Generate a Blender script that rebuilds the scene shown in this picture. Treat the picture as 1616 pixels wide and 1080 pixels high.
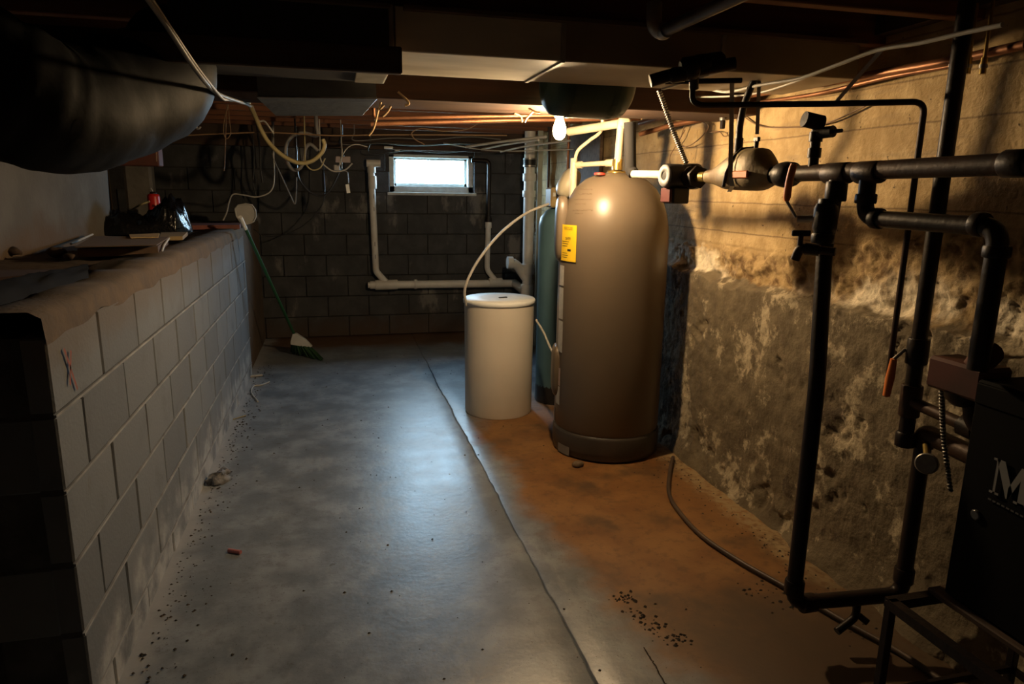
import bpy, math, random
from mathutils import Vector, Matrix, noise
random.seed(7)
scene = bpy.context.scene
for o in list(bpy.data.objects): bpy.data.objects.remove(o)
COL = scene.collection
# ------------------------------------------------------------------ camera
F, CX, CY = 1100.0, 808.0, 540.0
CAM = Vector((0, 0, 1.47))
_y, _p, _r = math.radians(14.2), math.radians(12.3), math.radians(0.83)
FW = Vector((math.sin(_y)*math.cos(_p), math.cos(_y)*math.cos(_p), -math.sin(_p)))
_rt = Vector((math.cos(_y), -math.sin(_y), 0)); _up = _rt.cross(FW)
RT = _rt*math.cos(_r) + _up*math.sin(_r); UP = -_rt*math.sin(_r) + _up*math.cos(_r)
cd = bpy.data.cameras.new('camera'); cam = bpy.data.objects.new('camera', cd); COL.objects.link(cam)
cd.sensor_width = 36; cd.lens = F*36/1616; cd.clip_start = 0.02
m = Matrix((RT, UP, -FW)).transposed().to_4x4(); m.translation = CAM; cam.matrix_world = m
scene.camera = cam
# ------------------------------------------------------------------ light and exposure
BULB_L = 1350.0
SKY_L = 74.0
w = bpy.data.worlds.new('world'); scene.world = w; w.use_nodes = True
bg = w.node_tree.nodes['Background']; bg.inputs[0].default_value = (0.56, 0.80, 1.0, 1); bg.inputs[1].default_value = SKY_L
pl = bpy.data.lights.new('window_portal', 'AREA'); pl.shape = 'RECTANGLE'; pl.size = 0.80; pl.size_y = 0.34
po = bpy.data.objects.new('window_portal', pl); COL.objects.link(po)
po.location = (0.955, 7.30, 1.60); po.rotation_euler = (math.radians(-90), 0, 0)
pl.cycles.is_portal = True
scene.view_settings.view_transform = 'Standard'; scene.view_settings.look = 'None'
scene.view_settings.exposure = 0.0; scene.view_settings.gamma = 1.0; scene.view_settings.use_curve_mapping = False

# ------------------------------------------------------------------ pixel -> place
def ray(px, py): return RT*((px-CX)/F) - UP*((py-CY)/F) + FW
def _at(px, py, ax, v):
    d = ray(px, py); return CAM + d*((v-CAM[ax])/d[ax])
def PX(px, py, v): return _at(px, py, 0, v)
def PY(px, py, v): return _at(px, py, 1, v)
def PZ(px, py, v): return _at(px, py, 2, v)
def N(*a): return noise.noise(Vector(a))
def FB(x, y, z, o=4): return noise.fractal(Vector((x, y, z)), 1.0, 2.0, o)

# ------------------------------------------------------------------ materials
MATS = {}
def mat(name, c1, c2=None, rough=.7, metal=0.0, scale=8, detail=4, bump=0.0, bscale=None, stretch=None, rnd=0.0,
        spec=.5, ramp=(.35, .65), emit=None, rough2=None, coat=0):
    if name in MATS: return MATS[name]
    M = bpy.data.materials.new(name); M.use_nodes = True; nt = M.node_tree; n = nt.nodes; L = nt.links
    b = n['Principled BSDF']; b.inputs['Roughness'].default_value = rough; b.inputs['Metallic'].default_value = metal
    b.inputs['Specular IOR Level'].default_value = spec
    if coat: b.inputs['Coat Weight'].default_value = coat
    b.inputs['Base Color'].default_value = (*c1, 1)
    tc = n.new('ShaderNodeTexCoord'); src = tc.outputs['Object']
    if stretch:
        mp = n.new('ShaderNodeMapping'); mp.inputs['Scale'].default_value = stretch; L.new(src, mp.inputs[0]); src = mp.outputs[0]
    col = None
    if c2:
        t = n.new('ShaderNodeTexNoise'); t.inputs['Scale'].default_value = scale; t.inputs['Detail'].default_value = detail
        L.new(src, t.inputs['Vector'])
        mr = n.new('ShaderNodeMapRange'); mr.inputs[1].default_value = ramp[0]; mr.inputs[2].default_value = ramp[1]
        L.new(t.outputs[0], mr.inputs[0])
        mx = n.new('ShaderNodeMix'); mx.data_type = 'RGBA'; mx.inputs[6].default_value = (*c1, 1); mx.inputs[7].default_value = (*c2, 1)
        L.new(mr.outputs[0], mx.inputs[0]); col = mx.outputs[2]
        if rough2 is not None:
            r2 = n.new('ShaderNodeMapRange'); r2.inputs[3].default_value = rough; r2.inputs[4].default_value = rough2
            L.new(mr.outputs[0], r2.inputs[0]); L.new(r2.outputs[0], b.inputs['Roughness'])
    if rnd and col is None:
        rg = n.new('ShaderNodeRGB'); rg.outputs[0].default_value = (*c1, 1); col = rg.outputs[0]
    if rnd:
        oi = n.new('ShaderNodeObjectInfo'); mr2 = n.new('ShaderNodeMapRange')
        mr2.inputs[3].default_value = 1-rnd; mr2.inputs[4].default_value = 1+rnd; L.new(oi.outputs['Random'], mr2.inputs[0])
        vm = n.new('ShaderNodeVectorMath'); vm.operation = 'SCALE'; L.new(col, vm.inputs[0]); L.new(mr2.outputs[0], vm.inputs['Scale'])
        col = vm.outputs[0]
    if col is not None: L.new(col, b.inputs['Base Color'])
    if bump:
        t2 = n.new('ShaderNodeTexNoise'); t2.inputs['Scale'].default_value = bscale or scale*4; t2.inputs['Detail'].default_value = 6
        L.new(src, t2.inputs['Vector'])
        bp = n.new('ShaderNodeBump'); bp.inputs['Strength'].default_value = bump; bp.inputs['Distance'].default_value = .01
        L.new(t2.outputs[0], bp.inputs['Height']); L.new(bp.outputs[0], b.inputs['Normal'])
    if emit:
        b.inputs['Emission Color'].default_value = (*emit[0], 1); b.inputs['Emission Strength'].default_value = emit[1]
    MATS[name] = M; return M

class NT:
    """small helper to write a node tree by hand"""
    def __init__(s, name):
        s.M = bpy.data.materials.new(name); s.M.use_nodes = True; s.nt = s.M.node_tree; s.n = s.nt.nodes; s.L = s.nt.links
        s.b = s.n['Principled BSDF']; MATS[name] = s.M
        s.pos = s.n.new('ShaderNodeNewGeometry').outputs['Position']
        sp = s.n.new('ShaderNodeSeparateXYZ'); s.L.new(s.pos, sp.inputs[0]); s.x, s.y, s.z = sp.outputs
    def _in(s, sock, v):
        if isinstance(v, (int, float)): sock.default_value = v
        elif isinstance(v, tuple): sock.default_value = (*v, 1) if len(v) == 3 and len(sock.default_value) == 4 else v
        else: s.L.new(v, sock)
    def noise(s, scale, detail=5, rough=.55, vec=None, stretch=None):
        t = s.n.new('ShaderNodeTexNoise'); t.inputs['Scale'].default_value = scale; t.inputs['Detail'].default_value = detail
        t.inputs['Roughness'].default_value = rough; v = vec or s.pos
        if stretch:
            mp = s.n.new('ShaderNodeMapping'); mp.inputs['Scale'].default_value = stretch; s.L.new(v, mp.inputs[0]); v = mp.outputs[0]
        s.L.new(v, t.inputs['Vector']); return t.outputs[0]
    def math(s, op, a, b=0.0, c=0.0):
        t = s.n.new('ShaderNodeMath'); t.operation = op; s._in(t.inputs[0], a); s._in(t.inputs[1], b); s._in(t.inputs[2], c); return t.outputs[0]
    def step(s, v, a, b):
        t = s.n.new('ShaderNodeMapRange'); t.interpolation_type = 'SMOOTHSTEP'; s._in(t.inputs[0], v); s._in(t.inputs[1], a); s._in(t.inputs[2], b); return t.outputs[0]
    def mix(s, f, a, b):
        t = s.n.new('ShaderNodeMix'); t.data_type = 'RGBA'; s._in(t.inputs[0], f); s._in(t.inputs[6], a); s._in(t.inputs[7], b); return t.outputs[2]
    def done(s, col, rough, bump=None, strength=.3, dist=.01):
        s._in(s.b.inputs['Base Color'], col); s._in(s.b.inputs['Roughness'], rough)
        if bump is not None:
            bp = s.n.new('ShaderNodeBump'); bp.inputs['Strength'].default_value = strength; bp.inputs['Distance'].default_value = dist
            s.L.new(bump, bp.inputs['Height']); s.L.new(bp.outputs[0], s.b.inputs['Normal'])
        return s.M

def floor_material():
    t = NT('floor_concrete')
    big = t.noise(1.1, 5); med = t.noise(5, 6); fine = t.noise(40, 4)
    grey = t.mix(t.step(med, .35, .7), (.155, .182, .215), (.27, .305, .345))
    grey = t.mix(t.step(big, .55, .72), grey, (.18, .182, .185))
    grey = t.mix(t.math('MULTIPLY', t.step(t.noise(17, 7, .7), .45, .68), .55), grey, (.12, .128, .14))
    grey = t.mix(t.math('MULTIPLY', t.step(t.noise(2.6, 8, .7, stretch=(1.6, .7, 1)), .55, .66), .5), grey, (.32, .345, .365))
    grey = t.mix(t.step(t.noise(160, 2), .66, .72), grey, (.05, .045, .04))
    grey = t.mix(t.math('MULTIPLY', t.step(t.noise(6, 9, .75), .62, .68), .7), grey, (.075, .065, .055))
    rust = t.mix(t.step(med, .3, .7), (.19, .080, .020), (.28, .135, .038))
    rust = t.mix(t.step(t.noise(2.3, 5), .52, .68), rust, (.10, .05, .018))
    rust = t.mix(t.math('MULTIPLY', t.step(t.noise(19, 7, .7), .48, .66), .5), rust, (.09, .042, .014))
    # rust stain: right of the joint, its edge wandering off the joint towards the near end
    edge = t.math('ADD', t.math('MULTIPLY', t.math('SUBTRACT', big, .5), .55), t.math('MULTIPLY', t.math('SUBTRACT', t.noise(7, 5), .5), .22))
    near = t.math('MULTIPLY', t.math('MAXIMUM', t.math('SUBTRACT', 2.9, t.y), 0), .15)
    xe = t.math('SUBTRACT', t.math('ADD', t.x, edge), near)
    mask = t.math('MULTIPLY', t.step(xe, .72, .92), t.step(t.math('ADD', t.y, t.math('MULTIPLY', t.noise(5), .5)), 5.2, 4.5))
    col = t.mix(mask, grey, rust)
    # brown damp line along the back wall
    col = t.mix(t.step(t.math('ADD', t.y, t.math('MULTIPLY', t.noise(6), .5)), 6.65, 7.0), col, (.13, .07, .035))
    # pale dust along the right wall foot and the block wall foot
    dr = t.step(t.math('ADD', t.x, t.math('MULTIPLY', t.noise(11, 6), .22)), 1.80, 1.90)
    col = t.mix(t.math('MULTIPLY', dr, t.step(t.noise(30, 5), .3, .6)), col, (.34, .245, .125))
    dl = t.step(t.math('SUBTRACT', t.x, t.math('MULTIPLY', t.noise(9, 6), .2)), -.66, -.80)
    col = t.mix(dl, col, (.36, .37, .385))
    # dark oily patch at the near right
    dk = t.math('MULTIPLY', t.step(t.math('ADD', t.x, t.math('MULTIPLY', big, .5)), 1.15, 1.45), t.step(t.math('ADD', t.y, t.math('MULTIPLY', t.noise(4, 7, .65), .6)), 2.62, 2.12))
    col = t.mix(t.math('MULTIPLY', dk, .88), col, (.06, .035, .018))
    rough = t.math('ADD', t.math('MULTIPLY', med, .20), .27)
    rough = t.math('ADD', rough, t.math('MULTIPLY', mask, .18))
    bump = t.math('ADD', t.math('MULTIPLY', med, .7), t.math('MULTIPLY', fine, .3))
    t.b.inputs['Specular IOR Level'].default_value = .7
    return t.done(col, rough, bump, .25, .008)

def right_wall_material():
    t = NT('old_poured_wall')
    n1 = t.noise(2.2, 6); n2 = t.noise(9, 6); n3 = t.noise(45, 5); n4 = t.noise(18, 6)
    up = t.mix(t.step(n2, .35, .68), (.40, .275, .125), (.56, .405, .205))
    up = t.mix(t.step(t.noise(3, 5, stretch=(1, .6, 5)), .58, .72), up, (.33, .24, .135))
    # shutter-board lines
    zz = t.math('ADD', t.z, t.math('MULTIPLY', n2, .012))
    ln = t.math('ABSOLUTE', t.math('SUBTRACT', t.math('MODULO', t.math('SUBTRACT', zz, .052), .145), .0725))
    line = t.step(ln, .006, .0)
    up = t.mix(t.math('MULTIPLY', line, .75), up, (.17, .11, .055))
    up = t.mix(t.step(n3, .66, .72), up, (.13, .09, .05))
    crumb = t.mix(t.step(n4, .35, .6), (.16, .095, .04), (.44, .31, .15))
    salt = t.mix(t.step(n3, .3, .6), (.60, .52, .38), (.80, .70, .53))
    crumb = t.mix(t.math('MULTIPLY', t.step(n1, .47, .57), t.step(t.z, 1.25, 1.12)), crumb, salt)
    low = t.mix(t.step(n2, .3, .7), (.115, .088, .054), (.18, .142, .088))
    low = t.mix(t.math('MULTIPLY', t.step(t.noise(3.4, 9, .72), .52, .58), t.step(n4, .32, .52)), low, (.42, .35, .235))
    low = t.mix(t.step(t.noise(3.4, 7, .7, stretch=(1, 1.6, 1)), .60, .66), low, (.075, .055, .035))
    top = t.math('ADD', 1.045, t.math('MULTIPLY', t.math('SUBTRACT', n2, .5), .10))
    col = t.mix(t.step(t.z, top, t.math('ADD', top, .02)), low, crumb)
    t2 = t.math('ADD', t.math('ADD', 1.16, t.math('MULTIPLY', t.math('SUBTRACT', n4, .5), .14)), t.step(t.y, 2.9, 2.0))
    # crumbling band reaches higher towards the near end
    t2 = t.math('ADD', t.math('ADD', 1.18, t.math('MULTIPLY', t.math('SUBTRACT', n4, .5), .16)), t.math('MULTIPLY', t.step(t.y, 2.7, 1.9), .16))
    col = t.mix(t.step(t.z, t2, t.math('ADD', t2, .03)), col, up)
    bump = t.math('ADD', n3, t.math('MULTIPLY', n4, 1.2))
    return t.done(col, .9, bump, .55, .012)

def back_wall_block_material():
    t = NT('dark_block')
    n1 = t.noise(1.6, 5); n2 = t.noise(7, 6); n3 = t.noise(60, 4)
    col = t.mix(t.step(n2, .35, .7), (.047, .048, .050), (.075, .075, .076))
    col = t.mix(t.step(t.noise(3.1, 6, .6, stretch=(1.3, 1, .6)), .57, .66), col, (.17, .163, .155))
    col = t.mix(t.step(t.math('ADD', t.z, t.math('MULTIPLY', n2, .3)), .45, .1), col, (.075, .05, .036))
    return t.done(col, .92, n3, .4, .006)

def left_block_material():
    t = NT('grey_block')
    n2 = t.noise(6, 6); n3 = t.noise(75, 4)
    oi = t.n.new('ShaderNodeObjectInfo').outputs['Random']
    col = t.mix(oi, (.145, .160, .178), (.20, .220, .242))
    col = t.mix(t.math('MULTIPLY', t.step(n2, .5, .75), .5), col, (.12, .127, .137))
    # tan mortar smear on the upper course and pale salts at the foot
    col = t.mix(t.math('MULTIPLY', t.step(t.math('ADD', t.z, t.math('MULTIPLY', n2, .12)), 1.02, 1.14), .6), col, (.15, .115, .075))
    col = t.mix(t.math('MULTIPLY', t.step(t.math('SUBTRACT', t.z, t.math('MULTIPLY', t.noise(9, 6), .4)), .06, -.14), t.step(n2, .35, .6)), col, (.42, .435, .45))
    col = t.mix(t.math('MULTIPLY', t.step(t.noise(22, 5, stretch=(1, 1, .25)), .66, .74), .6), col, (.14, .13, .12))
    return t.done(col, .88, n3, .35, .005)

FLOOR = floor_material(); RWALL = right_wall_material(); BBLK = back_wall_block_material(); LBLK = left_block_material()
IRON = mat('black_iron_pipe', (.011, .008, .0065), (.021, .0125, .009), rough=.45, metal=.2, spec=.35, scale=14, bump=.15, bscale=60)
IRONR = mat('rusty_iron_pipe', (.055, .027, .015), (.028, .016, .011), rough=.5, metal=.2, spec=.35, scale=16, bump=.15, bscale=60)
COPPER = mat('copper', (.36, .16, .075), (.24, .105, .055), rough=.45, metal=.6, scale=9)
CPVC = mat('cream_plastic_pipe', (.72, .64, .46), (.62, .54, .38), rough=.4, scale=12)
PVC = mat('white_pvc', (.80, .78, .74), (.66, .63, .58), rough=.42, scale=7)
BRASS = mat('brass', (.60, .43, .13), (.42, .30, .10), rough=.32, metal=.8, scale=25)
WOOD = mat('joist_wood', (.20, .075, .030), (.13, .05, .022), rough=.75, scale=3, stretch=(.6, 9, 9), bump=.2, bscale=8, rnd=.2)
OLDWOOD = mat('old_plank', (.15, .095, .055), (.09, .055, .03), rough=.8, scale=4, stretch=(.5, 8, 8), bump=.2)
DARKWOOD = mat('dark_subfloor', (.075, .045, .028), (.05, .03, .02), rough=.85, scale=4)
GALV = mat('galvanised_sheet', (.50, .47, .42), (.34, .32, .29), rough=.5, metal=.35, scale=5, ramp=(.4, .6), bump=.12, bscale=9)
FLEX = mat('black_duct_wrap', (.0045, .005, .006), (.0065, .007, .008), rough=.62, scale=6, bump=.4, bscale=9, spec=.2)
GREEN = mat('dark_green_enamel', (.012, .035, .028), (.02, .05, .04), rough=.45, scale=5)
TANK = mat('taupe_tank', (.135, .103, .072), (.122, .094, .066), rough=.38, scale=3)
TANKD = mat('brown_tank_base', (.06, .05, .042), (.045, .038, .032), rough=.45, scale=6)
TEAL = mat('teal_resin_tank', (.075, .145, .175), (.06, .12, .15), rough=.45, scale=4)
CREAM = mat('cream_bin', (.72, .66, .57), (.66, .60, .51), rough=.42, scale=3)
LIDM = mat('white_lid', (.85, .86, .84), (.72, .73, .72), rough=.5, scale=14, ramp=(.5, .75))
BLACK = mat('black_plastic', (.018, .017, .017), rough=.45)
CAB = mat('black_cabinet', (.005, .005, .0055), (.007, .0068, .0068), rough=.7, spec=.1, scale=6)
GREYTXT = mat('grey_print', (.24, .245, .25), rough=.6)
YEL = mat('yellow_sticker', (.85, .56, .02), (.80, .52, .02), rough=.5, scale=20)
INK = mat('black_ink', (.02, .018, .015), rough=.6)
WLAB = mat('white_sticker', (.50, .49, .46), (.40, .40, .39), rough=.5, scale=40)
PINKLAB = mat('pink_sticker', (.48, .30, .27), (.50, .44, .42), rough=.5, scale=120)
ORANGE = mat('orange_grip', (.80, .24, .05), (.70, .19, .04), rough=.5, scale=20)
STEEL = mat('zinc_steel', (.42, .40, .37), (.30, .28, .26), rough=.4, metal=.7, scale=20)
MAROON = mat('maroon_paint', (.12, .025, .025), (.09, .02, .02), rough=.5, scale=15)
CAST = mat('cast_iron_olive', (.26, .20, .10), (.14, .09, .05), rough=.55, metal=.2, scale=9, bump=.25)
REDPUMP = mat('red_brown_pump', (.11, .03, .022), (.07, .025, .018), rough=.55, scale=10)
WIREW = mat('white_cable', (.55, .52, .47), (.42, .40, .36), rough=.5, scale=10)
WIREG = mat('grey_cable', (.20, .19, .18), rough=.5)
WIREB = mat('black_cable', (.02, .02, .021), rough=.35)
WIREY = mat('yellowed_hose', (.44, .36, .17), (.36, .30, .15), rough=.45, scale=10)
WIREC = mat('brown_wire', (.20, .12, .06), rough=.6)
FRAME = mat('window_frame_paint', (.60, .64, .63), (.48, .52, .52), rough=.55, scale=20)
PLASTER = None
MORTAR = mat('mortar_tan', (.15, .105, .062), (.11, .082, .055), rough=.95, scale=14, bump=.2, bscale=60)
MORTARG = mat('mortar_grey', (.10, .10, .10), (.06, .06, .06), rough=.95, scale=14, bump=.4, bscale=60)
MORTARD = mat('mortar_dark', (.05, .047, .045), (.035, .032, .03), rough=.95, scale=14, bump=.4, bscale=60)
DIRT = mat('ledge_dirt', (.075, .046, .028), (.048, .03, .02), rough=.95, scale=6, bump=.6, bscale=30)
BAG = mat('black_bin_bag', (.006, .006, .0065), rough=.16, bump=.35, bscale=45)
RED = mat('red_can', (.62, .025, .018), rough=.35)
CARD = mat('cardboard', (.12, .07, .04), (.09, .052, .03), rough=.85, scale=8)
PAPER = mat('tan_paper', (.50, .35, .15), (.44, .31, .14), rough=.8, scale=8)
BRGREEN = mat('broom_green', (.02, .10, .035), rough=.4)
BRIST = mat('broom_bristle', (.03, .10, .03), (.015, .04, .02), rough=.7, scale=60, stretch=(8, 8, 1))
BRGREY = mat('broom_grey', (.55, .54, .51), (.48, .47, .44), rough=.5, scale=10)
HOSE = mat('dark_hose', (.06, .04, .03), (.09, .06, .04), rough=.5, scale=10)
DEBRIS = mat('dark_debris', (.035, .028, .022), (.08, .06, .045), rough=.9, scale=40)
SLATE = mat('slate_sheet', (.018, .018, .019), (.011, .011, .012), spec=.1, rough=.9, scale=6)
ROOFRED = mat('red_plank', (.22, .06, .04), (.15, .045, .03), rough=.7, scale=8)

# ------------------------------------------------------------------ mesh builder
def fillet(pts, rad, n=6):
    pts = [Vector(p) for p in pts]
    if rad <= 0 or len(pts) < 3: return pts
    out = [pts[0]]
    for i in range(1, len(pts)-1):
        a, b, c = pts[i-1], pts[i], pts[i+1]
        u = (a-b); v = (c-b); lu, lv = u.length, v.length; u.normalize(); v.normalize()
        r = min(rad, lu*.48, lv*.48)
        p0, p1 = b+u*r, b+v*r
        for k in range(n+1):
            t = k/n; out.append((1-t)**2*p0 + 2*t*(1-t)*b + t*t*p1)
    out.append(pts[-1]); return out
def spline(pts, n=8):
    pts = [Vector(p) for p in pts]
    P = [2*pts[0]-pts[1]] + pts + [2*pts[-1]-pts[-2]]; out = []
    for i in range(1, len(P)-2):
        a, b, c, d = P[i-1:i+3]
        for k in range(n):
            t = k/n
            out.append(.5*((2*b) + (c-a)*t + (2*a-5*b+4*c-d)*t*t + (3*b-a-3*c+d)*t**3))
    out.append(pts[-1]); return out
class MB:
    def __init__(s): s.v = []; s.f = []; s.sm = []
    def add(s, v, f, smooth=False):
        o = len(s.v); s.v += [Vector(p) for p in v]; s.f += [tuple(i+o for i in q) for q in f]; s.sm += [smooth]*len(f); return s
    def box(s, c, size, R=None, ch=0.0):
        c = Vector(c); h = [x/2 for x in size]; R = R or Matrix.Identity(3)
        if ch <= 0:
            vs = [R@Vector((x*h[0], y*h[1], z*h[2]))+c for x in (-1, 1) for y in (-1, 1) for z in (-1, 1)]
            return s.add(vs, [(0, 1, 3, 2), (4, 6, 7, 5), (0, 4, 5, 1), (2, 3, 7, 6), (0, 2, 6, 4), (1, 5, 7, 3)])
        vs = []; idx = {}
        for x in (-1, 1):
            for y in (-1, 1):
                for z in (-1, 1):
                    for a in range(3):
                        p = [x*h[0], y*h[1], z*h[2]]; sg = (x, y, z)
                        for b in range(3):
                            if b != a: p[b] -= sg[b]*ch
                        idx[(x, y, z, a)] = len(vs); vs.append(R@Vector(p)+c)
        fs = []
        for a in range(3):
            b, d = (a+1) % 3, (a+2) % 3
            for sgn in (-1, 1):
                q = []
                for (u, w_) in ((-1, -1), (1, -1), (1, 1), (-1, 1)):
                    k = [0, 0, 0]; k[a] = sgn; k[b] = u; k[d] = w_; q.append(idx[(*k, a)])
                fs.append(tuple(q if sgn > 0 else q[::-1]))
        for a in range(3):
            b, d = (a+1) % 3, (a+2) % 3
            for u in (-1, 1):
                for w_ in (-1, 1):
                    k0 = [0, 0, 0]; k1 = [0, 0, 0]; k0[a] = -1; k1[a] = 1
                    for k in (k0, k1): k[b] = u; k[d] = w_
                    q = [idx[(*k0, b)], idx[(*k1, b)], idx[(*k1, d)], idx[(*k0, d)]]
                    fs.append(tuple(q if u*w_ > 0 else q[::-1]))
        for x in (-1, 1):
            for y in (-1, 1):
                for z in (-1, 1):
                    q = [idx[(x, y, z, a)] for a in range(3)]; fs.append(tuple(q if x*y*z > 0 else q[::-1]))
        return s.add(vs, fs)
    def sweep(s, pts, rad, seg=10, caps=True, prof=None):
        pts = [Vector(p) for p in pts]; n = len(pts)
        rs = rad if isinstance(rad, (list, tuple)) else [rad]*n
        t0 = (pts[1]-pts[0]).normalized(); up = Vector((0, 0, 1)) if abs(t0.z) < .9 else Vector((1, 0, 0))
        nrm = (up-t0*up.dot(t0)).normalized(); rings = []
        for i, p in enumerate(pts):
            t = (pts[min(i+1, n-1)]-pts[max(i-1, 0)])
            if t.length < 1e-9: t = t0
            t.normalize(); nrm = (nrm-t*nrm.dot(t)).normalized(); bn = t.cross(nrm)
            rings.append([p+(nrm*math.cos(2*math.pi*k/seg)+bn*math.sin(2*math.pi*k/seg))*rs[i] for k in range(seg)])
        vs = [q for r in rings for q in r]
        fs = [(i*seg+k, i*seg+(k+1) % seg, (i+1)*seg+(k+1) % seg, (i+1)*seg+k) for i in range(n-1) for k in range(seg)]
        s.add(vs, fs, True)
        if caps:
            s.add(rings[0], [tuple(range(seg))[::-1]]); s.add(rings[-1], [tuple(range(seg))])
        return s
    def pipe(s, pts, r, fil=.05, seg=12): return s.sweep(fillet(pts, fil), r, seg)
    def cord(s, pts, r, seg=6, n=7): return s.sweep(spline(pts, n), r, seg)
    def lathe(s, prof, c=(0, 0, 0), axis=(0, 0, 1), seg=32, capb=True, capt=True):
        c = Vector(c); ax = Vector(axis).normalized(); u = ax.orthogonal().normalized(); v = ax.cross(u)
        rings = [[c+ax*z+(u*math.cos(2*math.pi*k/seg)+v*math.sin(2*math.pi*k/seg))*r for k in range(seg)] for r, z in prof]
        vs = [q for r in rings for q in r]
        fs = [(i*seg+k, i*seg+(k+1) % seg, (i+1)*seg+(k+1) % seg, (i+1)*seg+k) for i in range(len(prof)-1) for k in range(seg)]
        s.add(vs, fs, True)
        if capb: s.add(rings[0], [tuple(range(seg))[::-1]])
        if capt: s.add(rings[-1], [tuple(range(seg))])
        return s
    def cyl(s, a, b, r, seg=16, r2=None):
        a, b = Vector(a), Vector(b); L_ = (b-a).length; r2 = r if r2 is None else r2
        return s.lathe([(r, 0), (r2, L_)], a, b-a, seg)
    def hexn(s, a, b, r): return s.cyl(a, b, r, 6)
    def sup(s, c, size, e=.5, R=None, nu=20, nv=12):
        """superellipsoid"""
        c = Vector(c); R = R or Matrix.Identity(3); f = lambda x, p: math.copysign(abs(x)**p, x)
        vs = []; fs = []
        for j in range(nv+1):
            ph = -math.pi/2+math.pi*j/nv
            for i in range(nu):
                th = 2*math.pi*i/nu
                vs.append(c+R@Vector((size[0]/2*f(math.cos(ph), e)*f(math.cos(th), e), size[1]/2*f(math.cos(ph), e)*f(math.sin(th), e), size[2]/2*f(math.sin(ph), e))))
        for j in range(nv):
            for i in range(nu):
                fs.append((j*nu+i, j*nu+(i+1) % nu, (j+1)*nu+(i+1) % nu, (j+1)*nu+i))
        return s.add(vs, fs, True)
    def quad(s, a, b, c, d): return s.add([a, b, c, d], [(0, 1, 2, 3)])
    def slab(s, poly, thick, nrm):
        """flat polygon given a thickness along nrm"""
        n_ = len(poly); nv = Vector(nrm)*thick; a = [Vector(p) for p in poly]; b = [p+nv for p in a]
        s.add(a+b, [tuple(range(n_))[::-1], tuple(range(n_, 2*n_))]+[(i, (i+1) % n_, n_+(i+1) % n_, n_+i) for i in range(n_)]); return s
    def mesh(s, name, org=Vector((0, 0, 0))):
        me = bpy.data.meshes.new(name); me.from_pydata([p-org for p in s.v], [], s.f)
        me.polygons.foreach_set('use_smooth', s.sm); me.update(); return me
ORG = {}
def link(o, parent=None):
    COL.objects.link(o)
    if parent is not None: o.parent = parent
    return o
def tag(o, label, cat=None, group=None):
    o['label'] = label
    if cat: o['category'] = cat
    if group: o['group'] = group
    return o
def thing(name, loc, label, cat, group=None):
    o = bpy.data.objects.new(name, None); o.empty_display_size = .05; link(o); o.location = loc; ORG[o.name] = Vector(loc)
    return tag(o, label, cat, group)
def part(name, mb, material, parent, label=None):
    og = ORG[parent.name]; o = bpy.data.objects.new(name, mb.mesh(name, og)); o.data.materials.append(material); link(o, parent)
    ORG[o.name] = og
    if label: o['label'] = label
    return o
def solo(name, mb, material, label, cat, group=None, org=None):
    """a thing that is one mesh; origin at its lowest middle"""
    if org is None:
        xs = [p.x for p in mb.v]; ys = [p.y for p in mb.v]; zs = [p.z for p in mb.v]
        org = Vector(((min(xs)+max(xs))/2, (min(ys)+max(ys))/2, min(zs)))
    o = bpy.data.objects.new(name, mb.mesh(name, org)); o.data.materials.append(material); link(o); o.location = org; ORG[o.name] = Vector(org)
    return tag(o, label, cat, group)
def struct(name, mb, material, label=None, parent=None):
    o = bpy.data.objects.new(name, mb.mesh(name)); o.data.materials.append(material); link(o, parent); ORG[o.name] = Vector((0, 0, 0))
    if parent is None: o['kind'] = 'structure'
    if label: o['label'] = label
    return o
def rotz(a): return Matrix.Rotation(a, 3, 'Z')

# ================================================================== SETTING
XR, XRL, YB, XL = 1.95, 1.885, 7.10, -0.69        # right wall (upper, lower), back wall, block wall face
ZJ, ZC = 2.0, 2.19                                  # joist undersides, subfloor
# ---- floor: two slabs with an open joint at x = 0.72
struct_floor = MB().box((0, 2.75, -.10), (5.0, 9.4, .08))
fl = struct('floor', struct_floor, mat('joint_dirt', (.03, .022, .016), rough=.95), 'concrete basement floor in two slabs with an open joint')
def jx(y): return .72+.012*FB(y*2.1, 3.3, 0)+.006*N(y*14, 1, 0)+.004*N(y*37, 4, 0)
ys = [-1.6+i*.04 for i in range(int(8.9/.04)+1)]
for side in (-1, 1):
    mb = MB(); vs = []; fs = []
    for y in ys:
        gap = .0014+.003*max(0, N(y*6, 9, side))
        x0 = jx(y)+side*gap
        x1 = -2.2 if side < 0 else 2.4
        xs = [x0, x0+side*.006, x0+side*.1]+[x0+(x1-x0)*k/14 for k in range(1, 15)]
        if side < 0: xs = xs[:3]+[x for x in xs[3:] if x < x0-.1]
        for k, x in enumerate(xs[:16]):
            z = .004*FB(x*1.3, y*1.3, 2.2) if k > 1 else -.001*abs(N(y*20, side, 4))
            vs.append((x, y, min(z, .003) if k else -.002))
        vs.append((x0, y, -.06))
    W_ = 17
    for i in range(len(ys)-1):
        for k in range(15):
            q = (i*W_+k, i*W_+k+1, (i+1)*W_+k+1, (i+1)*W_+k); fs.append(q if side > 0 else q[::-1])
        q = (i*W_+16, i*W_, (i+1)*W_, (i+1)*W_+16); fs.append(q if side > 0 else q[::-1])
    mb.add(vs, fs, True); struct('slab', mb, FLOOR, 'grey-blue worn concrete slab' if side < 0 else 'rust-stained concrete slab', fl)

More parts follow.
